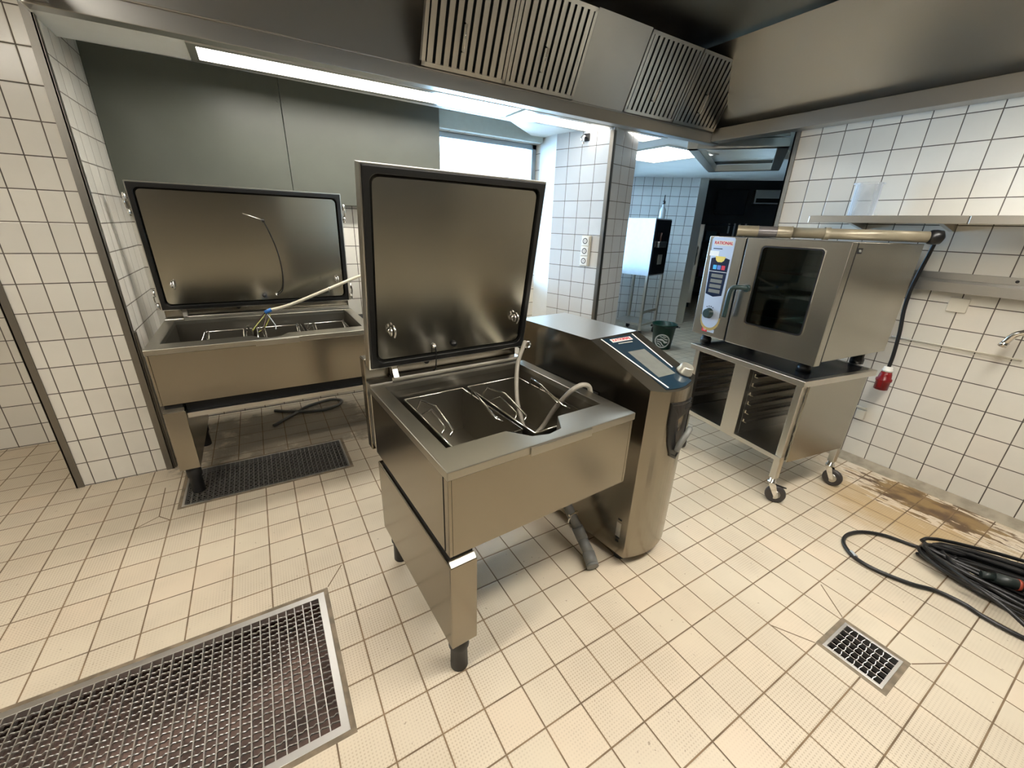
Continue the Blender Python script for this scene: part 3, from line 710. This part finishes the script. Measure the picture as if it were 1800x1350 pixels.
# control face
def plate(name, pts, y0, y1, mat, par, bev=0): return MB().prism(pts, 'y', y1, y0).build(name, mat, par, bev)
xa, xb = X(.030), X(.203)
cur = rrect(xa, xb, Z(1.20), Z(1.523), .016)[:12]
low = []
for i in range(13):
    a = PI*i/12; low.append((X(.133)-X(.071)*math.cos(a), Z(1.01)-.088*math.sin(a)**.8))
fpts = [(xb, Z(1.20))] + [p for p in cur] + low
fp = plate('faceplate', [(xb-.0, Z(1.507))]+rrect(xa,xb,Z(1.3),Z(1.523),.016)[1:12]+low, -.0035, -.0002, M['silverblue'], OV, .001)
plate('gold_band', [(X(.133)-X(.080)*math.cos(PI*i/12), Z(1.0)-.098*math.sin(PI*i/12)**.8) for i in range(13)], -.0018, -.0001, M['brass'], OV)
plate('logo_strip', rrect(X(.050),X(.193),Z(1.470),Z(1.502),.004), -.0042, -.0036, M['offwhite'], fp)
text('logo', 'RATIONAL', .0255, M['redtext'], fp, (X(.1215),-.0046,Z(1.486)), (PI/2,0,0), sx=1.1, bold=.0006)
plate('sticker', [(X(.029),Z(1.435)),(X(.10),Z(1.435)),(X(.10),Z(1.402)),(X(.029),Z(1.402))], -.0042, -.0036, M['white'], fp)
plate('small_caption', [(X(.05),Z(1.452)),(X(.12),Z(1.452)),(X(.12),Z(1.447)),(X(.05),Z(1.447))], -.0041, -.0036, M['displaynavy'], fp)
dp = plate('display_panel', [(X(.050),Z(1.386)),(X(.078),Z(1.393)),(X(.165),Z(1.393)),(X(.192),Z(1.386)),(X(.186),Z(1.15)),(X(.122),Z(1.135)),(X(.058),Z(1.15))], -.0048, -.0036, M['displaynavy'], fp)
plate('warning_tab', [(X(.08),Z(1.402)),(X(.16),Z(1.402)),(X(.15),Z(1.375)),(X(.135),Z(1.365)),(X(.105),Z(1.365)),(X(.09),Z(1.375))], -.0056, -.0049, M['yellow'], dp)
for i, cl in enumerate(('cyan','blueink','redtext')): plate('mode_icon', rrect(X(.077+.033*i),X(.104+.033*i),Z(1.317),Z(1.345),.003), -.0056, -.0049, M[cl], dp)
plate('divider_line', [(X(.052),Z(1.304)),(X(.19),Z(1.304)),(X(.19),Z(1.301)),(X(.052),Z(1.301))], -.0054, -.0049, M['white'], dp)
for i in range(4): plate('segment_display', [(X(.077),Z(1.287-.034*i)),(X(.167),Z(1.287-.034*i)),(X(.167),Z(1.264-.034*i)),(X(.077),Z(1.264-.034*i))], -.0056, -.0049, M['lcd'], dp)
MB().lathe([(.026,-.034),(.031,-.028),(.034,-.004),(.036,-.0036)], 24, (X(.117),0,Z(1.02)), 'y').build('dial_knob', M['teal'], fp)
for i in range(4):
    a = math.radians(60+20*i); plate('dial_mark', [(X(.117)+.047*math.cos(a)+dx, Z(1.02)+.047*math.sin(a)+dz) for dx,dz in ((-.004,-.003),(.004,-.003),(.004,.003),(-.004,.003))], -.0042, -.0036, M['displaynavy'], fp)
plate('model_badge', [(X(.085),Z(.915)),(X(.128),Z(.915)),(X(.128),Z(.888)),(X(.085),Z(.888))], -.0012, -.0001, M['redtext'], OV)
text('badge_mark', 'CE', .017, M['white'], OV, (X(.1065),-.0016,Z(.9015)), (PI/2,0,0))
plate('model_label', [(X(.13),Z(.912)),(X(.185),Z(.912)),(X(.185),Z(.890)),(X(.13),Z(.890))], -.0012, -.0001, M['blueink'] if False else M['silverblue'], OV)
MB().box(OW+.0002,OW+.0012,.055,.098,zt-.055,zt-.028).build('vent_plate', M['black'], OV)
MB().box(OW+.0004,OW+.0016,.066,.088,zt-.047,zt-.036).build('vent_label', M['lcd'], OV)
for fx, fy in ((.07,.08),(OW-.07,.60),(.07,.62),(OW-.10,.10)):
    MB().lathe([(.036,0),(.036,.03),(.030,.034),(.030,.068)], 20, (fx,fy,0.0005)).build('foot', M['rubber'], OV)
# stand
ST = thing('oven_stand', 'steel stand on casters with tray runners below the combi oven', 'stand', (2.5634,1.7559,0), -1.715)
SW, SD = .8175, .66
tp = MB().box(0,SW,0,SD,.775,.810).build('top_plate', M['steel_light'], ST, bevel=.003)
MB().box(.03,SW-.03,.045,SD-.03,.8101,.8104).build('shade_sheet', M['tray'], tp)  # dark sheet painting in the oven's shade on the top plate
lp = [(.022,.03),(SW-.06,.03),(.022,SD-.07),(SW-.06,SD-.07)]
for lx, ly in lp: MB().box(lx,lx+.038,ly,ly+.038,.165,.7745).build('leg', M['steel_light'], ST, bevel=.003)
for i, (lx, ly) in enumerate(lp):
    cx, cy = lx+.019, ly+.019; a = [-.5,.75,.3,.2][i]
    b = bpy.data.objects.new('caster', None)
    mb = MB(); mb.lathe([(.026,.128),(.026,.140),(.018,.142),(.018,.165)], 16)
    dx, dy = math.cos(a), math.sin(a); nx, ny = -dy, dx
    for s in (-1,1):
        o_ = Vector((nx*.019*s, ny*.019*s, 0)); d_ = Vector((dx,dy,0))
        mb.hexa([tuple(o_+d_*(-.02)+Vector((0,0,.128))), tuple(o_+d_*.02+Vector((0,0,.128))), tuple(o_+d_*.048+Vector((0,0,.05))), tuple(o_+d_*.022+Vector((0,0,.05)))],
                [tuple(o_*1.15+d_*(-.02)+Vector((0,0,.128))), tuple(o_*1.15+d_*.02+Vector((0,0,.128))), tuple(o_*1.15+d_*.048+Vector((0,0,.05))), tuple(o_*1.15+d_*.022+Vector((0,0,.05)))])
    co = mb.build('caster', M['chrome'], ST, loc=(cx,cy,0))
    wl = MB(); prof = [(.030,-.014),(.044,-.0155),(.055,-.011),(.0565,0),(.055,.011),(.044,.0155),(.030,.014)]
    wl.lathe(prof, 28, (0,0,0), 'y'); w_ = wl.build('wheel', M['tyre'], co, loc=(dx*.034,dy*.034,.0567), rot=(0,0,a))
    MB().lathe([(.010,-.0165),(.028,-.0155),(.030,-.0145),(.030,.0145),(.028,.0155),(.010,.0165)], 20, (dx*.034,dy*.034,.0567), 'y').build('hub', M['steel_light'], co)
    if i < 2:
        MB().hexa([(dx*.0-.014,dy*0-.012,.118),(dx*.07-.008,dy*.07-.006,.104),(dx*.07+.008,dy*.07+.012,.104),(.014,.012,.118)], [(-.014,-.012,.126),(dx*.07-.008,dy*.07-.006,.112),(dx*.07+.008,dy*.07+.012,.112),(.014,.012,.126)]).build('brake_lever', M['black'], co)
MB().box(SW-.016,SW-.008,.069,SD-.071,.285,.7745).build('side_panel', M['oven_steel'], ST)
MB().box(.008,.016,.069,SD-.071,.30,.7745).build('side_panel', M['oven_steel'], ST)
MB().box(.369,.479,.012,.05,.319,.7745).box(.369,.374,.05,SD-.07,.319,.7745).box(.474,.479,.05,SD-.07,.319,.7745).build('centre_post', M['steel_light'], ST, bevel=.002)
MB().box(.02,SW-.02,.02,SD-.06,.29,.3185).build('lower_shelf', M['steel_light'], ST, bevel=.002)
MB().box(.02,SW-.02,SD-.058,SD-.052,.32,.7745).build('rear_panel', M['steel_light'], ST)
RX = ((.0165,1),(.3685,-1),(.4795,1),(SW-.0165,-1))
for xx, s in RX:
    for k in range(6):
        zz = .40+.062*k
        MB().prism([(0,zz),(s*.022,zz),(s*.022,zz+.004),(s*.004,zz+.004),(s*.004,zz+.022),(0,zz+.022)], 'y', .07, SD-.08).build('tray_runner', M['steel_light'], ST, loc=(xx,0,0))
# pipe lying on the oven, with plug cable behind
Po = Vector((2.616,1.809,0)); ca, sa = math.cos(math.radians(-95.0555)), math.sin(math.radians(-95.0555))
def OVW(x, y, z): return Vector((Po.x+ca*x-sa*y, Po.y+sa*x+ca*y, z))
A_, B_ = OVW(.245,.075,1.565), OVW(.905,.655,1.565)
pp = thing('drain_pipe', 'beige waste pipe with grey sleeve lying across the oven top', 'pipe', tuple(A_))
dv = (B_-A_); L_ = dv.length; rp = .032
MB().tube([Vector((0,0,0))+dv*(.235), dv], rp*.92, 24, caps=True).build('pipe_body', M['pipe'], pp)
def sleeve(name, f0, f1, r, mat, bead=True):
    m = MB(); m.tube([dv*f0, dv*(f0+.008), dv*(f1-.008), dv*f1], r, 24, caps=False, radii=[r*1.07, r, r, r*1.07] if bead else [r]*4)
    m.tube([dv*f1, dv*f0], r*.86, 24, caps=False)
    return m.build(name, mat, pp)
sleeve('pipe_mouth', -.10, .03, rp, M['pipe'])
MB().tube([dv*.01, dv*.012], rp*.86, 24).build('pipe_inside', M['black_matt'], pp)
sleeve('grey_sleeve', .03, .145, rp*.96, M['pipe_grey'], False)
sleeve('coupling', .145, .235, rp*1.06, M['pipe'])
sleeve('collar', .42, .45, rp*1.05, M['pipe'])
MB().lathe([(rp*.95,-.03),(rp*1.15,-.02),(rp*1.2,.0),(rp*1.1,.025),(.01,.04)], 24, (0,0,0), 'x').build('end_elbow', M['black'], pp, loc=tuple(dv), rot=(0,0,math.atan2(dv.y,dv.x)))
pc2 = thing('plug_cable', 'black cable with red and white industrial plug hanging behind the oven', 'cable', (3.47,.92,.63))
cab = [(3.40,.955,1.562),(3.43,.925,1.585),(3.455,.915,1.55),(3.46,.918,1.49),(3.47,.936,1.352),(3.475,.945,1.245),(3.475,.940,1.128),(3.465,.918,.993),(3.46,.905,.848),(3.46,.904,.765)]
b3 = (3.47,.92,.63)
MB().tube([sub(p, b3) for p in cab], .011, 10, 5).build('cable', M['cable'], pc2)
tilt = MB(); tilt.lathe([(.016,.135),(.024,.13),(.024,.118),(.029,.114),(.029,.10)], 20); tilt.build('plug_collar', M['white'], pc2, loc=(-.010,-.015,.0), rot=(.0,.02,.0))
pg = MB(); pg.lathe([(.027,.100),(.033,.08),(.036,.055),(.043,.05),(.043,.036),(.038,.03),(.038,-.022),(.034,-.024)], 20); pg.box(-.05,-.035,-.012,.012,-.005,.045)
pg.build('plug_body', M['red'], pc2, loc=(-.010,-.015,.0))
# ------------------------------------------------------------------ things on the right wall
SB = MB().prism([(3.17,1.672),(3.17,1.633),(3.178,1.633),(3.178,1.664),(3.602,1.664),(3.602,1.70),(3.609,1.70),(3.609,1.66),(3.18,1.66)][:0] or [(3.17,1.633),(3.178,1.633),(3.178,1.666),(3.609,1.666),(3.609,1.674),(3.17,1.674)], 'y', .745, 1.497)
s1 = SB.build('wall_shelf', M['steel_light'], bevel=.0015); tag(s1, 'steel wall shelf holding the clear jar, above the oven', 'shelf')
s2 = MB().prism([(3.17,1.633),(3.178,1.633),(3.178,1.666),(3.609,1.666),(3.609,1.674),(3.17,1.674)], 'y', -1.0, .739).build('wall_shelf', M['steel_light'], bevel=.0015); tag(s2, 'empty steel wall shelf at right, beyond the shelf with the jar', 'shelf')
for s, ysb in ((s1,(.9,1.35)),(s2,(-.6,.2))):
    for y in ysb: MB().prism([(3.22,1.6655),(3.609,1.6655),(3.609,1.60)], 'y', y-.012, y+.012).build('shelf_bracket', M['steel_light'], s)
jar = thing('measuring_jar', 'clear plastic cylinder jar with flared rim on the wall shelf', 'jar', (3.42,1.315,1.6745))
jm = MB(); jm.lathe([(.066,0),(.068,.004),(.068,.19),(.080,.193),(.080,.199),(.064,.199),(.064,.006),(.0,.006)], 36, cap=False); jm.lathe([(.0,0),(.066,0)], 36, cap=False); jm.build('cylinder', M['acrylic'], jar)
rl = MB().prism([(3.609,1.37),(3.598,1.37),(3.598,1.33),(3.52,1.318),(3.52,1.262),(3.528,1.262),(3.528,1.31),(3.609,1.312)], 'y', -1.2, 1.35).build('wall_rail', M['steel_hood'], bevel=.0015)
tag(rl, 'long steel ledge rail along the wall behind the oven', 'rail')
for y, mt in ((.55,'black'),(.40,'black'),(-.2,'black')): MB().lathe([(.008,-.004),(.008,.001)], 12, (3.598,y,1.35), 'x').build('screw_hole', M[mt], rl)
jb = thing('junction_box', 'small square white cover plate on the wall tiles under the rail', 'wall box', (3.6101,.74,1.188))
MB().box(-.016,0,-.045,.045,-.042,.042).build('cover', M['offwhite'], jb, bevel=.004)
rod = MB().tube([(3.601,.985,.9365),(3.601,.40,.9365)], .005, 8).tube([(3.604,1.0,.917),(3.604,.40,.917)], .0015, 6).build('wall_pipe', M['offwhite']); tag(rod, 'thin pale pipe running along the wall tiles behind the plug', 'pipe')
fc = thing('tap', 'chrome tap spout reaching in from the right edge of the wall', 'tap', (3.6101,.18,1.06))
MB().tube([(-.03,0,.0),(-.09,.02,.05),(-.14,.12,.065),(-.15,.20,.056),(-.15,.265,.03),(-.15,.295,-.03)], .0165, 12, 6).tube([(-.15,.290,-.02),(-.15,.298,-.045)], .019, 12).build('spout', M['chrome'], fc)
MB().lathe([(.034,-.012),(.03,0)], 20, (0,0,0), 'x').tube([(-.005,0,0),(-.05,0,0)], .02, 14).build('wall_flange', M['chrome'], fc)
wo = thing('wall_outlet', 'small cracked outlet low on the wall behind the stand', 'outlet', (3.6101,1.0,.35))
MB().box(-.03,0,-.035,.02,-.035,.035).box(-.03,-.01,-.03,.03,.045,.06).build('outlet_body', M['offwhite'], wo, bevel=.005)
# sockets and clamp on the pillar
def on_pil(d, z, off=.002): return pc+pa*d+Vector((-math.cos(PA),-math.sin(PA),0))*off+Vector((0,0,z))
sk = thing('socket_block', 'triple wall socket on the tiled pillar', 'socket', tuple(on_pil(.165,1.345,.0)), PA)
MB().box(-.028,-.001,-.048,.048,-.138,.138).build('backplate', M['offwhite'], sk, bevel=.004)
for k in (-1,0,1):
    so = MB().box(-.040,-.0285,-.040,.040,.09*k-.040,.09*k+.040).build('socket', M['white'], sk, bevel=.004)
    MB().lathe([(.027,-.0415),(.027,-.0402)], 22, (0,0,.09*k), 'x').build('socket_ring', M['tubegrey'], so)
    MB().lathe([(.017,-.0425),(.017,-.0416)], 20, (0,0,.09*k), 'x').build('socket_well', M['white'], so)
    MB().lathe([(.005,-.0435),(.005,-.0426)], 10, (0,0,.09*k), 'x').build('socket_hole', M['black'], so)
cl = thing('pipe_clamp', 'small chrome clamp near the top of the tiled pillar', 'clamp', tuple(on_pil(.27,2.27,.0)), PA)
MB().tube([(0,0,.03),(-.05,0,.03),(-.055,0,.0),(-.05,.0,-.03)], .010, 8, 4).torus((-.04,.02,.02), .018, .005, 'x', 14, 6).build('clamp_body', M['chrome'], cl)
MB().box(-.012,0,-.03,.03,.0,.06).build('clamp_plate', M['black'], cl, bevel=.003)
# ------------------------------------------------------------------ floor drains
def drain(label, g, fw, sx, sy, pit, bw=.0026, edging=.0):
    x0, x1, y0, y1 = g
    t = thing('floor_drain', label, 'floor drain', ((x0+x1)/2,(y0+y1)/2,0))
    a, b = (x1-x0)/2, (y1-y0)/2
    MB().box(-a,a,-b,b,-.16,-.155).box(-a,-a+.004,-b,b,-.155,-.03).box(a-.004,a,-b,b,-.155,-.03).box(-a,a,-b,-b+.004,-.155,-.03).box(-a,a,b-.004,b,-.155,-.03).build('pit', M[pit], t)
    e = .018
    MB().ring([(-a,-b),(a,-b),(a,b),(-a,b)], [(-a+e,-b+e),(a-e,-b+e),(a-e,b-e),(-a+e,b-e)], 'z', -.03, .0005).build('edging', M['dirty_frame'], t)
    f = e+fw
    MB().ring([(-a+e,-b+e),(a-e,-b+e),(a-e,b-e),(-a+e,b-e)], [(-a+f,-b+f),(a-f,-b+f),(a-f,b-f),(-a+f,b-f)], 'z', -.03, .002).build('frame', M['galv'], t, bevel=.001)
    m = MB(); A, B = a-f, b-f; n = max(1, round(2*A/sx)); k = max(1, round(2*B/sy))
    for i in range(1, n): x = -A+2*A*i/n; m.box(x-bw/2,x+bw/2,-B,B,-.022,-.001)
    for j in range(1, k):
        y = -B+2*B*j/k; pts = []
        for i in range(4*n+1):
            x = -A+2*A*i/(4*n); pts.append((x, y+(.0016 if i % 4 in (1,2) else -.0016)*(1 if j % 2 else -1), -.004+(.0015 if i % 2 else -.0015)))
        prev = None
        for (x, yy, zz) in pts:
            r = [m.bm.verts.new(p) for p in ((x,yy-bw*.4,zz+.001),(x,yy+bw*.4,zz+.001),(x,yy+bw*.4,zz-.006),(x,yy-bw*.4,zz-.006))]
            if prev:
                for q in range(4): m._f([prev[q],prev[(q+1)%4],r[(q+1)%4],r[q]])
            prev = r
    m.build('grating', M['galv'], t)
    return t
drain('long floor drain grating under the pan at the back wall', G1, .012, .026, .022, 'pit', .0030)
drain('large floor drain grating with wide bright frame in front of the foreground pan', G2, .026, .031, .023, 'pit_pink', .0036)
drain('small square floor drain near the coiled black cable', G3, .012, .033, .021, 'pit', .0026)
# ------------------------------------------------------------------ coiled black cable on the floor
cc = thing('extension_cable', 'black extension cable with a loose loop beside its coil on the floor', 'cable', (2.9,.05,0))
loop = [(2.79,.20),(2.829,.234),(2.80,.341),(2.75,.466),(2.67,.543),(2.574,.573),(2.491,.563),(2.431,.521),(2.396,.463),(2.396,.379),(2.44,.265),(2.494,.189),(2.51,.098),(2.495,.03),(2.499,-.084),(2.55,-.2)]
MB().tube([(x-2.9,y-.05,.0125 if i > 1 else .05) for i,(x,y) in enumerate(loop)], .0095, 8, 6).build('cable_loop', M['cable'], cc)
MB().tube([(2.425-2.9,.505-.05,.0125),(2.405-2.9,.475-.05,.0125)], .0125, 10).build('tape_wrap', M['wiregrey'], cc)
m = MB(); rnd = random.Random(3)
u = Vector((-.53,.85)).normalized(); u = Vector((-.30,.95)).normalized(); v = Vector((-u.y,u.x))
cen = Vector((2.90,-.20))
pts = []; nl = 17
for i in range(nl*18):
    a = 2*PI*i/18; k = i//18
    ra = .50+.05*math.sin(k*1.7)+.02*rnd.uniform(-1,1); rb = .045+.195*((k*7)%nl)/(nl-1)+.01*rnd.uniform(-1,1)
    ph = .12*math.sin(k*1.1)
    p = cen + u*(ra*math.cos(a+ph)) + v*(rb*math.sin(a+ph)) + Vector((.02*math.sin(k*3.1), .02*math.cos(k*2.1)))
    pts.append((p.x-2.9, p.y-.05, .0105+.0036*k+.008*abs(math.sin(a*1.5+k))))
m.tube(pts, .0095, 7, 2).build('cable_coil', M['cable'], cc)
MB().tube([(-.19,.24,.06),(-.27,.15,.085),(-.33,.05,.088),(-.36,-.05,.08),(-.40,-.16,.05),(-.41,-.26,.012)], .0095, 8, 6).build('crossing_cable', M['cable'], cc)
cn = MB(); cn.tube([(-.205,.02,.104),(-.150,-.075,.100)], .025, 16); cn.tube([(-.225,.055,.100),(-.203,.016,.104)], .017, 12); ob = cn.build('connector', plain('dark_connector', srgb(34,42,40), .4), cc)
MB().tube([(-.166,-.047,.101),(-.161,-.056,.101)], .0265, 16).build('orange_ring', plain('orange_ring_plastic', srgb(150,62,42), .5), ob)
# ------------------------------------------------------------------ far end
bk = thing('bucket', 'dark green plastic bucket with white emblem on the floor by the trolley', 'bucket', (4.727,3.70,0))
def bucket_mat():
    m, nt, b = new_mat('green_bucket_body'); N = NT(nt); b.inputs['Roughness'].default_value = .35
    tc = N.n('ShaderNodeTexCoord'); sp = N.n('ShaderNodeSeparateXYZ'); N.link(tc.outputs['Object'], sp.inputs[0])
    # roundel on the side that looks towards the kitchen
    sx = N.math('ADD', N.math('MULTIPLY', sp.outputs[0], .62), N.math('MULTIPLY', sp.outputs[1], -.785)); dp = N.math('ADD', N.math('MULTIPLY', sp.outputs[0], -.785), N.math('MULTIPLY', sp.outputs[1], -.62))
    r = N.math('SQRT', N.math('ADD', N.math('MULTIPLY', sx, sx), N.math('POWER', N.math('SUBTRACT', sp.outputs[2], .125), 2.0)))
    ring = N.math('MULTIPLY', N.smooth(r, .080,.084), N.smooth(r, .097,.101,1,0))
    wv = N.n('ShaderNodeTexWave', wave_type='RINGS'); wv.inputs['Scale'].default_value = 9; wv.inputs['Distortion'].default_value = 9; wv.inputs['Detail'].default_value = 1.0; N.link(tc.outputs['Object'], wv.inputs['Vector'])
    ins = N.math('MULTIPLY', N.smooth(r, .07,.075,1,0), N.smooth(wv.outputs['Fac'], .48,.55))
    f = N.math('MULTIPLY', N.math('MAXIMUM', ring, ins), N.smooth(dp, 0, .02))
    N.link(N.mix(f, srgb(7,54,40), srgb(235,238,235)), b.inputs['Base Color']); return m
MB().lathe([(.118,0),(.122,.004),(.155,.33),(.164,.33),(.164,.345),(.150,.345),(.118,.008),(0,.008)], 36, cap=False).lathe([(0,0),(.118,0)], 36, cap=False).build('body', bucket_mat(), bk)
MB().torus((0,0,.345), .162, .006, 'z', 36, 8).build('rim', M['green'], bk)
hm = MB(); hm.tube([(.13,-.11,.315),(.155,-.13,.25),(.10,-.175,.20)][:0] or [(.128,-.105,.325),(.150,-.128,.30),(.10,-.175,.325),(0,-.195,.33),(-.10,-.15,.32),(-.128,-.105,.325)], .004, 6, 5); hm.build('bail_handle', M['black'], bk)
for s in (1,-1): MB().lathe([(.014,-.008),(.014,.008)], 12, (s*.128*1.04,-s*.105*1.04,.31), 'x').build('handle_lug', M['black'], bk)
# trolley oven at the far end
TR = thing('trolley_oven', 'pale steel cabinet oven with dark glass front on a tall wheeled frame', 'oven', (4.87,4.25,0), .25)
cw, cd = .50, .50
MB().box(0,.012,0,cd,.92,1.71).box(cw-.012,cw,0,cd,.92,1.71).box(.012,cw-.012,cd-.012,cd,.92,1.71).box(.012,cw-.012,0,cd-.012,.92,.935).box(.012,cw-.012,0,cd-.012,1.695,1.71).build('cabinet', plain('pale_steel_sheet', srgb(168,176,182), .4, .2, var=.03), TR, bevel=.003)
MB().box(.02,cw-.02,-.012,.0,.945,1.69).build('glass_door', M['tray'], TR, bevel=.003)
MB().box(.10,.34,-.05,-.014,1.32,1.40).build('door_latch', M['steel_light'], TR, bevel=.006)
MB().tube([(.16,-.03,1.40),(.17,-.03,1.52)], .012, 8).build('latch_grip', M['wirebrown'], TR)
MB().box(.20,.32,-.02,-.0125,1.08,1.22).build('door_sign', M['lcd'], TR)
for x, y in ((0,0),(cw-.035,0),(0,cd-.035),(cw-.035,cd-.035)):
    MB().box(x,x+.035,y,y+.035,.10,.919).build('leg', M['steel_light'], TR)
    MB().lathe([(.018,-.012),(.045,-.014),(.05,0),(.045,.014),(.018,.012)], 18, (x+.03,y+.0175,.0505), 'y').box(x+.004,x+.03,y+.003,y+.03,.07,.10).build('caster', M['rubber'], TR)
MB().box(.036,cw-.036,.0,cd,.17,.20).build('lower_shelf', M['steel_light'], TR)
MB().box(.036,cw-.036,.01,.03,.36,.40).build('cross_bar', M['steel_light'], TR)
bt = thing('spray_bottle', 'slim dark-tipped bottle standing on the trolley oven', 'bottle', (5.20,4.44,1.7105))
MB().lathe([(.04,0),(.042,.01),(.042,.12),(.018,.17),(.015,.20)], 18).build('bottle_body', plain('clear_grey_bottle', srgb(150,158,160), .2), bt)
MB().lathe([(.02,.20),(.02,.235),(.008,.25),(.006,.32)], 14).build('nozzle', M['black'], bt)
FG = thing('upright_fridge', 'tall steel refrigerator edge beside the dark doorway', 'refrigerator', (7.74,5.95,0), -.9)
MB().box(0,.36,0,.45,.10,1.70).build('cabinet', M['steel_light'], FG, bevel=.004)
MB().box(.01,.35,-.045,-.002,.14,1.68).build('door', M['steel_light'], FG, bevel=.006)
MB().tube([(.30,-.045,.9),(.30,-.085,.92),(.30,-.085,1.25),(.30,-.045,1.27)], .012, 8).build('door_handle', M['chrome'], FG)
for x in (.05,.31):
    for y in (.06,.40): MB().lathe([(.025,0),(.025,.10)], 12, (x,y,0)).build('foot', M['black'], FG)
cu = thing('storage_tub', 'small white tub with red lid on top of the tall refrigerator', 'tub', (7.93,6.02,1.7005))
MB().lathe([(.075,0),(.085,.10)], 20).build('tub_body', M['white'], cu); MB().lathe([(.09,.10),(.09,.125),(.05,.13)], 20).build('tub_lid', M['redtext'], cu)
def rack(label, x, y, rz):
    t = thing('shelving_rack', label, 'rack', (x,y,0), rz, 'racks in the dark store')
    for px in (0,.9):
        for py in (0,.45): MB().box(px,px+.03,py,py+.03,0,1.75).build('upright', M['steel_light'], t)
    for zz in (.15,.55,.95,1.35,1.70):
        sh = MB().box(0.031,.899,0,.48,zz,zz+.025); sh.build('shelf', M['tray'], t)
    return t
R1 = rack('wire shelving rack nearest the dark doorway', 8.48, 6.40, -.75)
R2 = rack('wire shelving rack deeper in the dark store', 9.28, 5.62, -.75)
rnd = random.Random(5)
for R_, nm, n0 in ((R1,'nearest the doorway',0),(R2,'deeper in the store',0)):
    for k, zz in enumerate((.575,.975,1.375)):
        for j in range(3):
            lx = .10+.28*j
            p = R_.matrix_basis @ Vector((lx+.1,.2,zz)) if False else Matrix.Rotation(-.75,4,'Z') @ Vector((lx,.10,zz)) + R_.location
            o = thing('storage_crate', 'dark crate, %s along the %s shelf of the rack %s' % (('first','second','third')[j], ('lower','middle','upper')[k], nm), 'crate', tuple(p), -.75, 'crates on the dark racks')
            h = .16+.05*rnd.random()
            MB().box(0,.22,0,.004,0.001,h).box(0,.22,.296,.30,.001,h).box(0,.004,.004,.296,.001,h).box(.216,.22,.004,.296,.001,h).box(.004,.216,.004,.296,.001,.006).build('crate_body', plain('crate_plastic', srgb(rnd.randint(50,90),rnd.randint(60,90),rnd.randint(70,100)), .5), o)
tv = thing('wall_monitor', 'black flat screen hung on the dark store wall', 'screen', (10.12,6.62,1.96), -.848)
MB().box(-.34,.34,-.05,-.005,.0,.58).build('casing', M['black'], tv, bevel=.006); MB().box(-.32,.32,-.0525,-.0502,.02,.56).build('screen', M['screen'], tv); MB().box(-.1,.1,-.005,.07,.2,.3).build('wall_mount', M['black'], tv)
ac = thing('air_unit', 'grey steel box unit high on the dark store wall', 'air unit', (10.43,5.88,2.19), -.848)
MB().box(-.36,.36,-.24,.02,0,.30).build('casing', M['steel_light'], ac, bevel=.01); MB().box(-.32,.32,-.243,-.2405,.03,.12).build('air_slot', M['black_matt'], ac)
# ------------------------------------------------------------------ lamps, daylight, camera
added_lamp(-2.6, -.85, .30, .60, 2.78, 'unseen warm strip lamp added on the ceiling left of the hood', 'added_light_left')
added_lamp(.4, 3.0, .10, .34, 2.33, 'unseen long strip lamp added in the middle of the hood')
W = bpy.data.worlds.new('World'); bpy.context.scene.world = W; W.use_nodes = True
bg = W.node_tree.nodes['Background']; bg.inputs[0].default_value = (.42,.70,1.0,1); bg.inputs[1].default_value = 20.0
def portal(name, loc, rot, sx, sy):
    l = bpy.data.lights.new(name, 'AREA'); l.shape = 'RECTANGLE'; l.size = sx; l.size_y = sy
    l.cycles.is_portal = True
    o = bpy.data.objects.new(name, l); C.objects.link(o); o.location = loc; o.rotation_euler = rot
portal('window_daylight', (2.03,4.0,1.61), (-PI/2,0,0), 1.13, 1.4)
mid = q0 + (fL-q0)*.55
portal('far_window_daylight', (mid.x-.1*math.sin(ang),mid.y+.1*math.cos(ang),1.58), (-PI/2,0,ang), Lw-.4, 1.3)
cam = bpy.data.cameras.new('Camera'); co = bpy.data.objects.new('Camera', cam); C.objects.link(co)
cam.sensor_fit = 'HORIZONTAL'; cam.sensor_width = 36; cam.lens = 717.0057/1800*36; cam.clip_start = .02; cam.clip_end = 100
r_ = Vector((0.85888663,-0.51111537,0.0327848)); u_ = Vector((0.15911405,0.32712691,0.93148844)); f_ = Vector((0.48682284,0.79482644,-0.36229056))
mt = Matrix((( r_.x,u_.x,-f_.x,0),(r_.y,u_.y,-f_.y,0),(r_.z,u_.z,-f_.z,1.55),(0,0,0,1)))
co.matrix_world = mt
sc = bpy.context.scene; sc.camera = co
sc.view_settings.view_transform = 'Standard'; sc.view_settings.look = 'None'; sc.view_settings.gamma = 1; sc.view_settings.exposure = .9; sc.view_settings.use_curve_mapping = False
sc.cycles.use_denoising = True; sc.cycles.max_bounces = 10; sc.cycles.sample_clamp_indirect = 6
